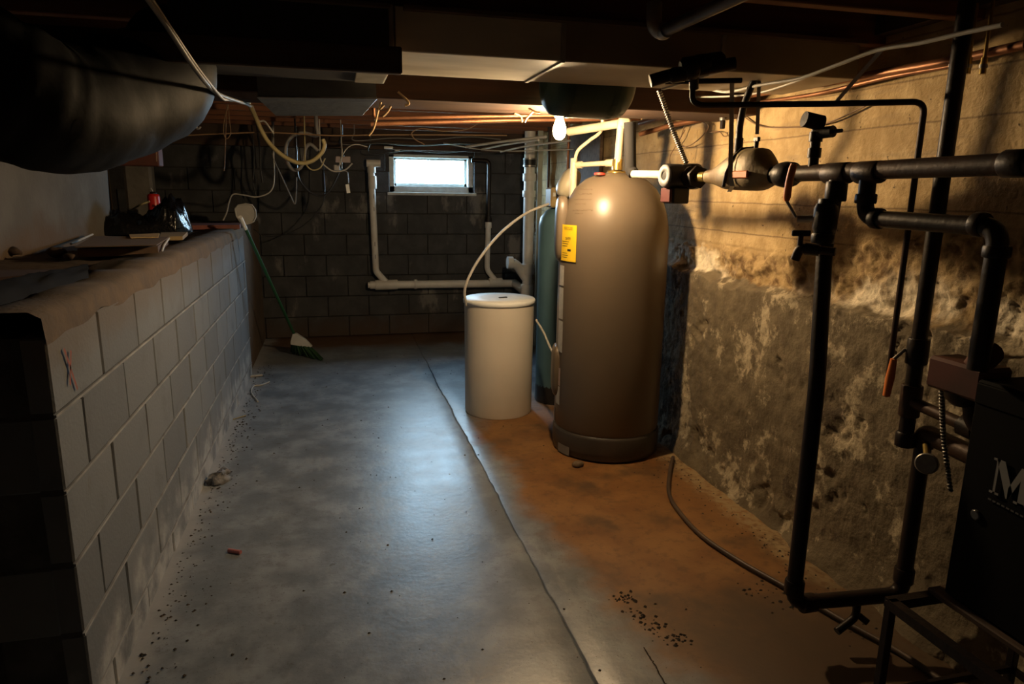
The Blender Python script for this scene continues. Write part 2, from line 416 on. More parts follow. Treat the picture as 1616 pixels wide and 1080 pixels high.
cr_ = [PZ(1016, 1022, .0036), PZ(1027, 1040, .0036), PZ(1035, 1052, .0036), PZ(1043, 1068, .0036), PZ(1056, 1088, .0036)]
crm = MB(); cvs = []
for i, p in enumerate(spline(cr_, 6)): q = .0022*(1+.6*N(i*.9, 3, 3)); jit = .004*N(i*.7, 8, 1); cvs += [p+Vector((jit-q, 0, 0)), p+Vector((jit+q, 0, 0))]
crm.add(cvs, [(2*i, 2*i+1, 2*i+3, 2*i+2) for i in range(len(cvs)//2-1)]); part('crack', crm, mat('joint_dirt', (.03, .022, .016), rough=.95), fl)
# ---- right wall, one surface with ledge, crumbling band and fillet at the foot
mb = MB(); vs = []; fs = []
def stops(segs):
    out = []
    for a_, b_, st_ in segs:
        n_ = int(round((b_-a_)/st_)); out += [a_+(b_-a_)*k/n_ for k in range(n_)]
    return out+[segs[-1][1]]
YS = stops(((-1.55, 1.1, .05), (1.1, 3.75, .0085), (3.75, 7.2, .04))); ZS = stops(((-.02, .92, .0125), (.92, 1.46, .007), (1.46, 2.04, .02)))
ny, nz = len(YS)-1, len(ZS)-1
for z in ZS:
    for y in YS:
        e = 1.04+.035*FB(y*3.5, 0, 5.5)                  # top of the render coat
        t2 = 1.19+.06*FB(y*5, 1, 7.7)+.15*max(0, min(1, (2.7-y)/.8))
        lump = .012*FB(y*2.2, z*2.2, 1.1)
        if z < e:
            x = XRL+lump+.006*FB(y*14, z*14, 3)
            pk = FB(y*3.4+4, z*4.2, 8.8)
            pk += .25*FB(y*11, z*11, 5)
            if pk > .46: x += (.012+.014*FB(y*26, z*26, 2))*min(1, (pk-.46)/.10)      # pockets where the render has come away
            if z < .16: x -= (.16-z)**1.5*.75*(1+.6*N(y*5, z*9, 2))
        elif z < t2:
            k = min(1, (z-e)/.035)
            x = XRL+(XR-.010-XRL)*k**.5+.018*FB(y*13, z*15, 4.4)+.007*FB(y*30, z*30, 6.1, 6)+.004*N(y*110, z*110, 3)+lump*.5
        else:
            x = XR+.004*FB(y*3, z*3, 2)+.0025*N(y*9, z*9, 4)
            fr = ((z-.052) % .145)/.145
            x += .003*(1 if int((z-.052)/.145) % 2 else -1)
        vs.append((x, y, z))
for j in range(nz):
    for i in range(ny):
        a = j*(ny+1)+i; fs.append((a, a+ny+1, a+ny+2, a+1))
mb.add(vs, fs, True)
struct('wall_right', mb, RWALL, 'old poured concrete wall with board lines, crumbling band and patched render below')
struct('wall_right_backing', MB().box((2.25, 2.8, 1.05), (.4, 9.2, 2.3)), MORTARD)
# ---- left block wall with its blocks
C0 = 1.108
core = MB(); core.box((XL-.10+.0, (1.87+5.76)/2, C0/2-.02), (.188, 5.76-1.87-.012, C0+.03))
# mortar cap, uneven
vs = []; fs = []; n_ = 90
for i in range(n_+1):
    y = 1.868+(5.765-1.868)*i/n_; d = .006*FB(y*4, 0, 1); h = 1.168+.008*FB(y*5, 2, 1)
    vs += [(XL+.001+d, y, C0-.012+.02*N(y*5, 7, 7)), (XL-.004+d, y, h-.016), (XL-.03, y, h), (XL-.21, y, h), (XL-.21, y, C0-.02)]
for i in range(n_):
    for k in range(4): fs.append((i*5+k, i*5+k+1, (i+1)*5+k+1, (i+1)*5+k))
core.add(vs, [q[::-1] for q in fs], True); core.add(vs[:5], [(0, 1, 2, 3, 4)]); core.add(vs[-5:], [(4, 3, 2, 1, 0)])
wl = struct('wall_ledge', core, MORTARG, 'low grey concrete block wall with a mortar cap holding back the ledge')
part('mortar_cap', MB().add(vs, [q[::-1] for q in fs], True), MORTAR, wl, 'tan uneven mortar cap')
wl.data.clear_geometry(); cmb = MB().box((XL-.10, (1.87+5.76)/2, C0/2-.02), (.188, 5.76-1.87-.012, C0+.03)); 
me = cmb.mesh('wall_ledge'); me.materials.append(MORTARG); wl.data = me
bm_cache = {}
def block(parent, face, c, L_, H_, material, thick=.06):
    key = (face, round(L_, 3), round(H_, 3), random.randint(0, 2), material.name)
    if key not in bm_cache:
        mb_ = MB(); sz = (thick, L_, H_) if face == 'x' else (L_, thick, H_)
        mb_.box((0, 0, 0), sz, None, .005)
        for p in mb_.v: p += Vector((N(*(p*30+Vector((key[3]*3, 0, 0)))), N(*(p*31)), N(*(p*29+Vector((0, 5, 0))))))*.0016
        me_ = mb_.mesh('block'); me_.materials.append(material); bm_cache[key] = me_
    o = bpy.data.objects.new('block', bm_cache[key]); link(o, parent); o.location = c; return o
zc = [.905, .702, .499, .296, .093]
for r, z0 in enumerate(zc+[-.11]):
    off = 2.26 if r % 2 == 0 else 2.06
    y = off-.4
    while y < 5.77:
        a, b = max(y, 1.87), min(y+.4, 5.765)
        zt = z0+.203; zb = max(z0, -.02)
        if b-a > .05: block(wl, 'x', (XL-.030+random.uniform(-.0025, .0025), (a+b)/2, (zt+zb)/2), b-a-.009, zt-zb-.009, LBLK)
        y += .4
    # end face of the wall, towards the dark corner
    for k in range(2):
        block(wl, 'y', (XL-.2-.25-.4*k+(.2 if r % 2 else 0), 1.90, (z0+.203+max(z0, -.02))/2), .392, z0+.203-max(z0, -.02)-.009, LBLK)
for z0 in zc: part('bed_joint', MB().box((XL-.0015, (1.872+5.762)/2, z0), (.006, 5.762-1.872, .007)), mat('pale_mortar', (.40, .41, .42), (.20, .20, .20), rough=.95, scale=9, ramp=(.3, .7)), wl)
part('paint_mark', MB().add([(XL+.0048, 1.99+a, .995+b) for a, b in ((-.03, .06), (-.022, .065), (.035, -.06), (.027, -.065))]+[(XL+.0048, 1.99+a, .995+b) for a, b in ((-.02, -.035), (-.012, -.04), (.022, .045), (.014, .05))],
     [(0, 1, 2, 3), (4, 5, 6, 7)]), mat('faded_red_paint', (.34, .09, .06), (.22, .10, .08), rough=.9, scale=60, ramp=(.4, .7)), wl, 'faded red spray-paint cross')
struct('wall_ledge_end', MB().box((XL-.72, 1.96, .56), (1.06, .1, 1.12)), MORTARG)
# brown stretch of wall between the blocks and the back wall
mb = MB(); mb.box((XL-.115, 6.44, .56), (.19, 1.34, 1.18)); struct('wall_ledge_far', mb, mat('brown_render', (.13, .085, .05), (.09, .06, .04), rough=.9, scale=5, bump=.5))
# ---- ledge top: rough dirt and concrete
mb = MB(); vs = []; fs = []; nx, ny = 24, 90
for j in range(ny+1):
    for i in range(nx+1):
        x = XL-.03-(2.0+XL+.4)*i/nx; y = 1.9+5.2*j/ny
        vs.append((x, y, 1.150+.012*FB(x*4, y*4, 1)+.008*FB(x*14, y*14, 1)))
for j in range(ny):
    for i in range(nx):
        a = j*(nx+1)+i; fs.append((a, a+nx+1, a+nx+2, a+1))
mb.add(vs, fs, True); struct('floor_ledge', mb, DIRT, 'rough dirt and concrete top of the ledge behind the block wall')
# ---- far left plaster wall, recess behind it
t = NT('left_plaster'); n2 = t.noise(5, 6); n3 = t.noise(50, 4)
c_ = t.mix(t.step(n2, .35, .7), (.10, .09, .075), (.13, .118, .10))
c_ = t.mix(t.math('MULTIPLY', t.step(t.math('SUBTRACT', t.z, t.math('MULTIPLY', t.noise(4, 6), .35)), 1.16, 1.0), .8), c_, (.11, .065, .03))
c_ = t.mix(t.math('MULTIPLY', t.step(t.math('ADD', t.y, n2), 4.6, 5.4), .6), c_, (.16, .165, .165))
PLASTER = t.done(c_, .9, n3, .4, .006)
mb = MB(); vs = []; fs = []; ny, nz = 100, 40
for j in range(nz+1):
    for i in range(ny+1):
        y = -1.55+6.72*i/ny; z = -.05+2.1*j/nz
        ee = 5.12+.05*FB(z*3, 3, 3); y = min(y, ee) if i < ny else ee
        vs.append((-1.37-.10*max(0, (y-4.9)/.25)**2+.012*FB(y*1.5, z*1.5, 6), y, z))
for j in range(nz):
    for i in range(ny):
        a = j*(ny+1)+i; fs.append((a, a+1, a+ny+2, a+ny+1))
mb.add(vs, fs, True); struct('wall_left', mb, PLASTER, 'pale stained plaster wall behind the ledge')
struct('wall_left_backing', MB().box((-1.75, 1.7, 1.0), (.5, 6.7, 2.2)), MORTARD)
struct('wall_left_recess', MB().box((-2.1, 6.1, 1.0), (.3, 2.4, 2.2)), mat('brown_stone', (.16, .10, .055), (.10, .07, .045), rough=.95, scale=4, bump=.8, bscale=9))
pp_ = PY(222, 300, 6.3); struct('trim_1', MB().box((pp_.x, 6.3, 1.55), (.20, .2, .9), rotz(.1), .02), mat('pale_stone', (.17, .155, .135), (.12, .11, .095), rough=.95, scale=6, bump=.5), 'pale stone pier beside the plaster wall end')
# ---- back wall: blocks around the window opening
WX0, WX1, WZ0, WZ1 = .535, 1.375, 1.424, 1.80
bk = MB()
for x0, x1, z0, z1 in ((-2.3, WX0, -.1, 1.84), (WX1, 2.4, -.1, 1.84), (WX0, WX1, -.1, WZ0), (WX0, WX1, WZ1, 1.84)):
    bk.box(((x0+x1)/2, YB+.13, (z0+z1)/2), (x1-x0, .22, z1-z0))
wb = struct('wall_back', bk, MORTARD, 'dark stained concrete block wall with a small window')
for r in range(9):
    z0 = .006+r*.2035; x = -1.9+(.2 if r % 2 else 0)
    while x < 2.05:
        segs = [(max(x, -1.95), min(x+.4, 1.99))]
        if z0+.2 > WZ0+.01:                     # cut around the window
            segs = [(a, min(b, WX0)) for a, b in segs]+[(max(a, WX1), b) for a, b in segs]
        for a, b in segs:
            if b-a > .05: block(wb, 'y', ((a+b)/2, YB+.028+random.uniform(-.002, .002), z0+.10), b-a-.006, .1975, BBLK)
        x += .4
# window
fr = MB()
for x0, x1, z0, z1 in ((WX0, WX0+.05, WZ0, WZ1), (WX1-.05, WX1, WZ0, WZ1), (WX0, WX1, WZ1-.03, WZ1), (WX0, WX1, WZ0, WZ0+.07)):
    fr.box(((x0+x1)/2, YB+.12, (z0+z1)/2), (x1-x0, .14, z1-z0), None, .004)
w1 = struct('window_1', fr, FRAME, 'small basement window high in the back wall, white painted frame')
sash = MB()
for x0, x1, z0, z1 in ((WX0+.05, WX0+.075, WZ0+.07, WZ1-.03), (WX1-.075, WX1-.05, WZ0+.07, WZ1-.03), (WX0+.05, WX1-.05, WZ1-.05, WZ1-.03), (WX0+.05, WX1-.05, WZ0+.07, WZ0+.10)):
    sash.box(((x0+x1)/2, YB+.15, (z0+z1)/2), (x1-x0, .035, z1-z0), None, .003)
part('sash', sash, FRAME, w1)
part('window_sill', MB().box(((WX0+WX1)/2, YB+.03, WZ0-.004), (WX1-WX0+.05, .10, .03), None, .006), FRAME, w1)
g = bpy.data.materials.new('window_glass'); g.use_nodes = True; gn = g.node_tree.nodes; gl = g.node_tree.links
gn.remove(gn['Principled BSDF']); tr = gn.new('ShaderNodeBsdfTransparent'); gs = gn.new('ShaderNodeBsdfGlossy'); gs.inputs['Roughness'].default_value = .05
lw = gn.new('ShaderNodeFresnel'); lw.inputs[0].default_value = 1.45; mx = gn.new('ShaderNodeMixShader')
gl.new(lw.outputs[0], mx.inputs[0]); gl.new(tr.outputs[0], mx.inputs[1]); gl.new(gs.outputs[0], mx.inputs[2]); gl.new(mx.outputs[0], gn['Material Output'].inputs[0])
tr.inputs[0].default_value = (.92, .97, 1, 1)
part('pane', MB().quad((WX0+.06, YB+.15, WZ0+.08), (WX1-.06, YB+.15, WZ0+.08), (WX1-.06, YB+.15, WZ1-.04), (WX0+.06, YB+.15, WZ1-.04)), g, w1)
gm = MB().box((.95, 12.4, 1.28), (14, 10, .2)); struct('ground_outside', gm, mat('outside_ground', (.25, .26, .22), (.18, .2, .14), rough=.95, scale=3))
# ---- wall behind the camera closes the basement
struct('wall_front', MB().box((.2, -1.65, 1.05), (5.2, .2, 2.4)), MORTARD)
# ---- ceiling: subfloor and joists
cl = struct('ceiling', MB().box((.1, 2.8, ZC+.05), (5.0, 9.4, .10)), DARKWOOD, 'dark wooden subfloor over open joists')
jm = MB().box((0, 0, 0), (4.1, .045, .19), None, .003).mesh('joist'); jm.materials.append(WOOD)
for k in range(21):
    o = bpy.data.objects.new('joist', jm); link(o, cl); o.location = (.05, -1.35+k*.406, ZJ+.095)
for nm, x0, x1, y0, y1 in (('sill_beam', -2.0, 2.2, 7.03, 7.28), ('sill_beam', 1.90, 2.25, -1.5, 7.2), ('sill_beam', -1.95, -1.5, -1.5, 7.2)):
    z0 = 1.835 if y0 > 7 else 2.03
    part(nm, MB().box(((x0+x1)/2, (y0+y1)/2, (z0+ZC)/2), (x1-x0, y1-y0, ZC-z0)), DARKWOOD, cl)

part('girder', MB().box((.05, 3.235, 1.915), (3.9, .37, .168), None, .005), mat('girder_wood', (.075, .032, .013), (.05, .022, .010), rough=.8, scale=3, stretch=(.6, 9, 9), bump=.2, bscale=8), cl)
# ================================================================== DUCTS
d = thing('sheet_metal_duct', (.7, 2.46, 1.87), 'long flat sheet-metal duct crossing under the joists above the tank', 'duct')
part('duct_section', MB().box((.457, 2.46, 1.935), (.524, .44, .128), None, .003), mat('white_duct_paint', (.74, .67, .54), (.55, .49, .38), rough=.5, scale=4, ramp=(.4, .62), stretch=(.5, 2, 2)), d, 'pale painted duct section')
part('duct_section', MB().box((1.267, 2.46, 1.935), (1.094, .44, .128), None, .003), mat('tan_duct', (.36, .29, .20), (.28, .22, .15), rough=.55, scale=4), d, 'tan duct section')
for x in (.72, 1.28): part('seam', MB().box((x, 2.46, 1.934), (.016, .446, .136), None, .002), GALV, d)
part('top_flange', MB().box((1.02, 2.225, 1.990), (1.60, .03, .012)), OLDWOOD, d)
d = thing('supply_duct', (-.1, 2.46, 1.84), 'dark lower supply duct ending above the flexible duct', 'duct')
part('duct_body', MB().box((-.12, 2.46, 1.918), (.61, .45, .155), None, .003), mat('shaded_sheet', (.035, .034, .034), (.025, .024, .024), rough=.7, scale=7), d)  # drop box shade on the underside is put into this dark colour
part('lit_underside', MB().box((.135, 2.46, 1.838), (.10, .42, .006), None, .002), mat('lit_panel', (.42, .40, .33), (.30, .28, .22), rough=.7, scale=12), d, 'end of the underside, coloured pale as bulb-lit')  # bulb light past the drop box, painted as a paler underside patch
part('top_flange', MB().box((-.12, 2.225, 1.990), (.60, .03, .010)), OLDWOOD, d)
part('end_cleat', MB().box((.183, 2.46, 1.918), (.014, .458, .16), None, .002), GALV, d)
d = thing('duct_drop_box', (0, 2.75, 1.80), 'square sheet-metal drop box hung under the dark supply duct', 'duct')
mb = MB(); z0 = 1.797
a = PZ(407, 155, z0); b = PZ(594, 157, z0); c = PZ(571, 183, z0); e = PZ(436, 183, z0)
top = 1.828
mb.add([a, b, c, e, a+Vector((0, 0, top-z0)), b+Vector((0, 0, top-z0)), c+Vector((0, 0, top-z0)), e+Vector((0, 0, top-z0))],
       [(3, 2, 1, 0), (4, 5, 6, 7), (0, 1, 5, 4), (1, 2, 6, 5), (2, 3, 7, 6), (3, 0, 4, 7)])
part('box_body', mb, mat('dull_sheet', (.17, .18, .185), (.11, .115, .12), rough=.5, metal=.3, scale=7, bump=.2), d)
k_ = (3.038-b.y)/(c.y-b.y); b2 = b.lerp(c, k_); k_ = (3.038-a.y)/(e.y-a.y); a2 = a.lerp(e, k_)
fm = [Vector((p.x, p.y, z)) for z in (1.828, 1.985) for p in (a, b, b2, a2)]
part('box_neck', MB().add(fm, [(3, 2, 1, 0), (4, 5, 6, 7), (0, 1, 5, 4), (1, 2, 6, 5), (2, 3, 7, 6), (3, 0, 4, 7)]), MATS['dull_sheet'], d)
rim = MB()
for p, q in ((a, b), (b, c), (c, e), (e, a)): rim.sweep([p+Vector((0, 0, .004)), q+Vector((0, 0, .004))], .004, 6)
part('rim', rim, STEEL, d)
# flexible duct
pts = [Vector((-.418, 2.46, 1.905)), Vector((-.47, 2.455, 1.895)), PY(258, 122, 2.38), PY(170, 160, 2.18), PY(85, 170, 2.02), PY(10, 140, 1.94), PY(-90, 90, 1.9), PY(-170, 60, 1.9)]
sp = spline(pts, 10); rr = []
for i, p in enumerate(sp):
    k = i/(len(sp)-1); base = .074+.086*min(1, k/.33); rr.append(base*(1+.03*N(i*.35, 2, 2)))
mb = MB().sweep(sp, rr, 28)
for p in mb.v: p += Vector((FB(p.x*9, p.y*9, p.z*9), FB(p.x*9+5, p.y*9, p.z*9), FB(p.x*9, p.y*9+7, p.z*9)))*.007
d = thing('flexible_duct', sp[30]-Vector((0, 0, .16)), 'fat black plastic-wrapped flexible duct sagging over the ledge', 'duct')
part('wrap', mb, FLEX, d)
part('band_clamp', MB().sweep([sp[2], sp[3]], rr[2]+.004, 20), WIREB, d)
solo('brown_plank', MB().box((PY(330, 78, 2.19)+PY(332, 80, 2.19))/2, (1.05, .03, .075), None, .004), mat('front_plank', (.09, .055, .03), (.06, .035, .02), rough=.8, scale=4, stretch=(.5, 8, 8)), 'brown wooden plank fixed along the face of the dark supply duct', 'plank')

# ================================================================== WATER HEATER
HC = Vector((1.50, 3.66, 0)); HR = .302
def cyl_hit(px, py, R=HR, c=HC):
    d_ = ray(px, py); o_ = CAM-c; A = d_.x**2+d_.y**2; B = 2*(o_.x*d_.x+o_.y*d_.y); Q = o_.x**2+o_.y**2-R*R
    D = B*B-4*A*Q; t_ = (-B-math.sqrt(max(D, 0)))/(2*A); p = CAM+d_*t_
    return math.atan2(p.y-c.y, p.x-c.x), p.z
def cyl_pt(th, z, R, c=HC): return Vector((c.x+R*math.cos(th), c.y+R*math.sin(th), z))
def patch(th0, th1, z0, z1, R, thick=.0012, n=8, c=HC):
    mb_ = MB(); vs_ = []; 
    for i in range(n+1):
        th = th0+(th1-th0)*i/n
        vs_ += [cyl_pt(th, z0, R, c), cyl_pt(th, z1, R, c), cyl_pt(th, z0, R+thick, c), cyl_pt(th, z1, R+thick, c)]
    fs_ = []
    for i in range(n):
        o_ = i*4; q = o_+4
        fs_ += [(o_+2, q+2, q+3, o_+3), (o_+3, q+3, q+1, o_+1), (o_, q, q+2, o_+2)]
    return mb_.add(vs_, fs_)
h = thing('water_heater', HC, 'tall taupe plastic-shelled water heater with domed top and yellow sticker', 'water heater')
pr = [(.275, .0), (.303, .01), (.308, .05), (.308, .128), (.304, .14), (.296, .147)]
part('base_ring', MB().lathe(pr, HC, seg=64), TANKD, h, 'dark brown moulded base ring')
pr = [(.296, .145), (HR, .165), (HR, .6), (HR, 1.0), (HR, 1.20), (.299, 1.27), (.287, 1.34), (.262, 1.415), (.222, 1.485), (.165, 1.535), (.10, 1.562), (.05, 1.57), (.004, 1.571)]
part('shell', MB().lathe(pr, HC, seg=72, capt=False), TANK, h)
part('moulding_seam', patch(cyl_hit(976, 430)[0]-.002, cyl_hit(976, 430)[0]+.002, .17, 1.22, HR+.0002, .0006, 2), mat('seam_brown', (.15, .12, .085), rough=.8), h)
vd = math.atan2(-HC.y, -HC.x)                 # direction from heater to the camera
th_b = vd-math.radians(82)                     # element covers face left as seen from the door side
def cover(z, hgt, mat_, depth=.075, wid=.19):
    c_ = cyl_pt(th_b, z, HR-.012); R_ = rotz(th_b)
    return MB().sup(c_, (depth, wid, hgt), .55, R_, 24, 14)
part('element_cover', cover(1.265, .36, TANK), TANK, h)
part('element_cover', cover(.46, .30, TANK), TANK, h)
t0, zt = cyl_hit(888, 354, HR+.002); t1, _z = cyl_hit(911, 354, HR+.002); _a, zb = cyl_hit(888, 411, HR+.002)
ys_ = part('energy_sticker', patch(t0, t1, zb, zt, HR+.004, .001, 8), YEL, h, 'bright yellow energy sticker')
def flat_text(body, size):
    cu = bpy.data.curves.new('txt', 'FONT'); cu.body = body; cu.size = size; cu.align_x = 'CENTER'; cu.align_y = 'CENTER'
    o_ = bpy.data.objects.new('txt', cu); COL.objects.link(o_); dg = bpy.context.evaluated_depsgraph_get()
    me_ = bpy.data.meshes.new_from_object(o_.evaluated_get(dg)); V_ = [v_.co.copy() for v_ in me_.vertices]; F_ = [tuple(p_.vertices) for p_ in me_.polygons]
    bpy.data.objects.remove(o_); bpy.data.meshes.remove(me_); return V_, F_
def wrap_text(body, size, th, z, R, sx=1.0):
    V_, F_ = flat_text(body, size); return MB().add([cyl_pt(th+v_.x*sx/R, z+v_.y, R) for v_ in V_], F_)
tm = (t0+t1)/2; hz = zt-zb; wpx = abs(t1-t0)*HR
part('sticker_title', wrap_text('ENERGYGUIDE', .022, tm, zt-.020, HR+.0062, .55), INK, ys_)
part('sticker_price', wrap_text('$499', .026, tm+.01, zt-hz*.38, HR+.0062, .9), INK, ys_)
lm = MB()
for k, (u0, u1, v) in enumerate(((.1, .6, .46), (.1, .55, .52), (.1, .5, .58), (.12, .5, .78), (.12, .55, .84), (.12, .5, .9))):
    q = patch(t0+(t1-t0)*u0, t0+(t1-t0)*u1, zt-hz*v-.0012, zt-hz*v+.0012, HR+.0052, .0006, 4); lm.add(q.v, q.f)
q = patch(t0+(t1-t0)*.5, t0+(t1-t0)*.72, zt-hz*.72, zt-hz*.66, HR+.0052, .0006, 3); lm.add(q.v, q.f)
part('sticker_rules', lm, INK, ys_)
for (xa, xb, ya, yb, mm) in ((884, 891, 420, 452, WLAB), (882, 890, 455, 505, WLAB), (881, 889, 508, 558, WLAB), (876, 885, 582, 610, PINKLAB), (875, 884, 611, 640, WLAB), (871, 876, 646, 666, WLAB)):
    a1 = cyl_hit(xb, ya)[0]; a0 = a1-.20; za = cyl_hit(xb, ya)[1]; zb_ = cyl_hit(xb, yb)[1]
    part('label_sticker', patch(a0, a1, zb_, za, HR+.0015, .001, 6), mm, h, 'small printed sticker')
a0, za = cyl_hit(881, 698, .308); a1, zb_ = cyl_hit(898, 720, .308)
part('label_sticker', patch(a0, a1, zb_, za, .3085, .001, 5), mat('grey_sticker', (.22, .21, .2), rough=.6), h, 'grey square sticker')
# pen notes on the dome
def dome_pt(px, py, off=.0015):
    d_ = ray(px, py); t_ = 2.8
    def rad(z):
        for (r0, z0_), (r1, z1_) in zip(pr, pr[1:]):
            if z0_ <= z <= z1_: return r0+(r1-r0)*(z-z0_)/(z1_-z0_)
        return 0
    while t_ < 4.6:
        p = CAM+d_*t_
        if math.hypot(p.x-HC.x, p.y-HC.y) < rad(p.z)+off: return p
        t_ += .002
    return None
rnd = random.Random(3)
for (x0, x1, y0) in ((914, 934, 299), (912, 931, 306), (906, 932, 315), (908, 924, 322), (903, 934, 332), (907, 920, 337)):
    x = x0; hw = MB(); st = []
    while x < x1:
        wl_ = rnd.uniform(3, 6)
        for k in range(9):
            p = dome_pt(x+wl_*k/8, y0+rnd.uniform(-1.3, 1.3))
            if p: st.append(p)
        x += wl_+rnd.uniform(.3, 1)
    hw.sweep(st, .0009, 4)
    part('pen_note', hw, mat('faded_pen', (.12, .09, .06), rough=.8), h, 'illegible line of handwritten pen')
part('top_port', MB().lathe([(.05, 0), (.05, .012), (.028, .014), (.028, .035)], HC+Vector((0, 0, 1.568)), seg=20), BRASS, h)
part('red_port_ring', MB().lathe([(.03, 0), (.03, .012)], HC+Vector((-.12, -.06, 1.555)), seg=16), mat('red_cap', (.5, .06, .04), rough=.5), h)

# ================================================================== BRINE TANK, RESIN TANK
BC = Vector((1.035, 4.45, 0))
b_ = thing('brine_tank', BC, 'cream cylindrical brine bin with a white lid beside the water heater', 'bin')
part('bin_body', MB().lathe([(.222, .0), (.226, .012), (.228, .4), (.231, .742)], BC, seg=56), CREAM, b_)
lid = part('lid', MB().lathe([(.231, .742), (.238, .744), (.239, .764), (.234, .772), (.12, .775), (.002, .775)], BC, seg=56, capt=False), LIDM, b_, 'white dusty lid')
part('lid_grip', MB().box(BC+Vector((.02, -.02, .777)), (.06, .02, .008), rotz(.3), .003), BLACK, lid)
RC = Vector((1.50, 4.60, 0)); rr_ = .155
tb = thing('resin_tank', RC, 'slim teal water-softener tank standing behind the water heater', 'water softener')
part('tank_base', MB().lathe([(rr_*.98, 0), (rr_*1.02, .01), (rr_*1.0, .13)], RC, seg=32), BLACK, tb)
RT_H = PY(868, 326, 4.6).z
part('tank_body', MB().lathe([(rr_, .12), (rr_, RT_H-.13), (rr_*.93, RT_H-.075), (rr_*.7, RT_H-.03), (rr_*.35, RT_H)], RC, seg=40), TEAL, tb)
vz = RT_H-.005
part('valve_head', MB().box((RC.x-.02, RC.y-.02, vz+.065), (.17, .13, .13), None, .01), mat('valve_tan', (.34, .25, .10), (.25, .18, .08), rough=.5, scale=15), tb)
part('valve_knob', MB().cyl((RC.x-.03, RC.y-.085, vz+.04), (RC.x-.03, RC.y-.115, vz+.04), .022, 16), mat('amber_knob', (.45, .20, .05), rough=.4), tb)
mb = MB()
for k in range(4): mb.cord([(RC.x-.06+.03*k, RC.y-.085, vz+.08), (RC.x-.05+.03*k, RC.y-.11, vz+.11), (RC.x-.04+.03*k, RC.y-.085, vz+.14)], .006)
part('valve_tubing', mb, BLACK, tb)
part('valve_cover', MB().sup(PY(897, 289, 4.35), (.12, .16, .20), .8, Matrix.Rotation(.5, 3, 'Y'), 20, 14), CPVC, tb, 'cream rounded cover')
part('valve_label', MB().box((RC.x-.075, RC.y-.087, vz+.085), (.035, .003, .025)), WLAB, tb)
p0 = PY(737, 480, 4.30)
mb = MB().cord([PY(736, 482, 4.40), PY(733, 462, 4.36), PY(739, 440, 4.34), PY(757, 408, 4.36), PY(790, 368, 4.40), PY(830, 337, 4.44), PY(866, 322, 4.47)], .009, 8)
solo('brine_hose', mb, WIREW, 'thin white tube arching from the cream bin to the softener valve', 'hose')
solo('drain_tube', MB().cord([PY(846, 505, 4.30), PY(858, 525, 4.2), PY(868, 548, 4.05), PY(875, 562, 3.92)], .007, 8), WIREW, 'short pale tube drooping between the cream bin and the water heater', 'hose')

# ================================================================== BULB, GREEN TANK
BP = PY(883, 203, 3.18)
lb = thing('light_bulb', BP, 'bare lit light bulb hanging beside the dark green ceiling tank', 'light bulb')
glow = mat('bulb_glow', (1, .9, .7), emit=((1.0, .70, .38), BULB_L))
part('glass', MB().lathe([(.001, -.05), (.012, -.048), (.024, -.036), (.030, -.016), (.029, .004), (.022, .026), (.015, .042), (.014, .05)], BP, seg=24), glow, lb)
part('socket', MB().lathe([(.016, .044), (.022, .048), (.034, 1.826-BP.z), (.034, 1.831-BP.z)], BP, seg=20), LIDM, lb)
GX0, GX1 = PY(859, 135, 2.86).x, PY(993, 135, 2.86).x
GZ = PY(920, 184, 2.80).z; GR = .150; gy = 2.868; gz = GZ+GR
gt = thing('expansion_tank', ((GX0+GX1)/2, gy, GZ), 'dark green horizontal pressure tank strapped up between the joists', 'tank')
L_ = GX1-GX0
part('tank_shell', MB().lathe([(.06, .0), (GR*.75, .012), (GR*.93, .035), (GR*.99, .07), (GR, .10), (GR, L_-.10), (GR*.99, L_-.07), (GR*.93, L_-.035), (GR*.75, L_-.012), (.06, L_)], (GX0, gy, gz), (1, 0, 0), seg=48), GREEN, gt)
for x in (GX0+.10, GX1-.10):
    mb = MB(); pts = [Vector((x, gy-GR-.003, 2.02))]+[Vector((x, gy-(GR+.003)*math.cos(a_), gz-(GR+.003)*math.sin(a_))) for a_ in [math.pi*k/16 for k in range(17)]]+[Vector((x, gy+GR+.003, 2.02))]
    vs = [q+Vector((dx, 0, 0)) for q in pts for dx in (-.010, .010)]
    fs = [(2*i, 2*i+1, 2*i+3, 2*i+2) for i in range(len(pts)-1)]; mb.add(vs, fs)
    part('hanger_strap', mb, GREEN, gt)

# ================================================================== BOILER PIPING (right)
PXM = 1.5
def iron(name, pts, r, label, cat='pipe', m_=IRON, fil=.06, extra=None, org=None):
    t_ = thing(name, org or (sum((Vector(p) for p in pts), Vector())/len(pts)), label, cat)
    part('tube', MB().pipe(pts, r, fil, 16), m_, t_); return t_
def collar(p, ax, r, ln, parent, m_=IRON, nm='coupling'):
    ax = Vector(ax).normalized(); return part(nm, MB().lathe([(r*.93, -ln/2), (r, -ln/2+.004), (r, ln/2-.004), (r*.93, ln/2)], Vector(p), ax, 18), m_, parent)
ZM = 1.535
YT = PX(1322, 280, PXM).y; YE = 1.0
mn = iron('main_supply_pipe', [(PXM, 2.30, ZM), (PXM, YE, ZM+.012)], .026, 'long rusty main heating pipe running along the right wall', m_=IRONR, org=(PXM, 1.8, ZM))
collar((PXM, YT, ZM), (0, 1, 0), .032, .10, mn, IRONR, 'tee')
collar((PXM, PX(1372, 275, PXM).y, ZM), (0, 1, 0), .032, .09, mn, IRONR, 'tee')
collar((PXM, 1.30, ZM+.01), (0, 1, 0), .032, .06, mn, IRON)
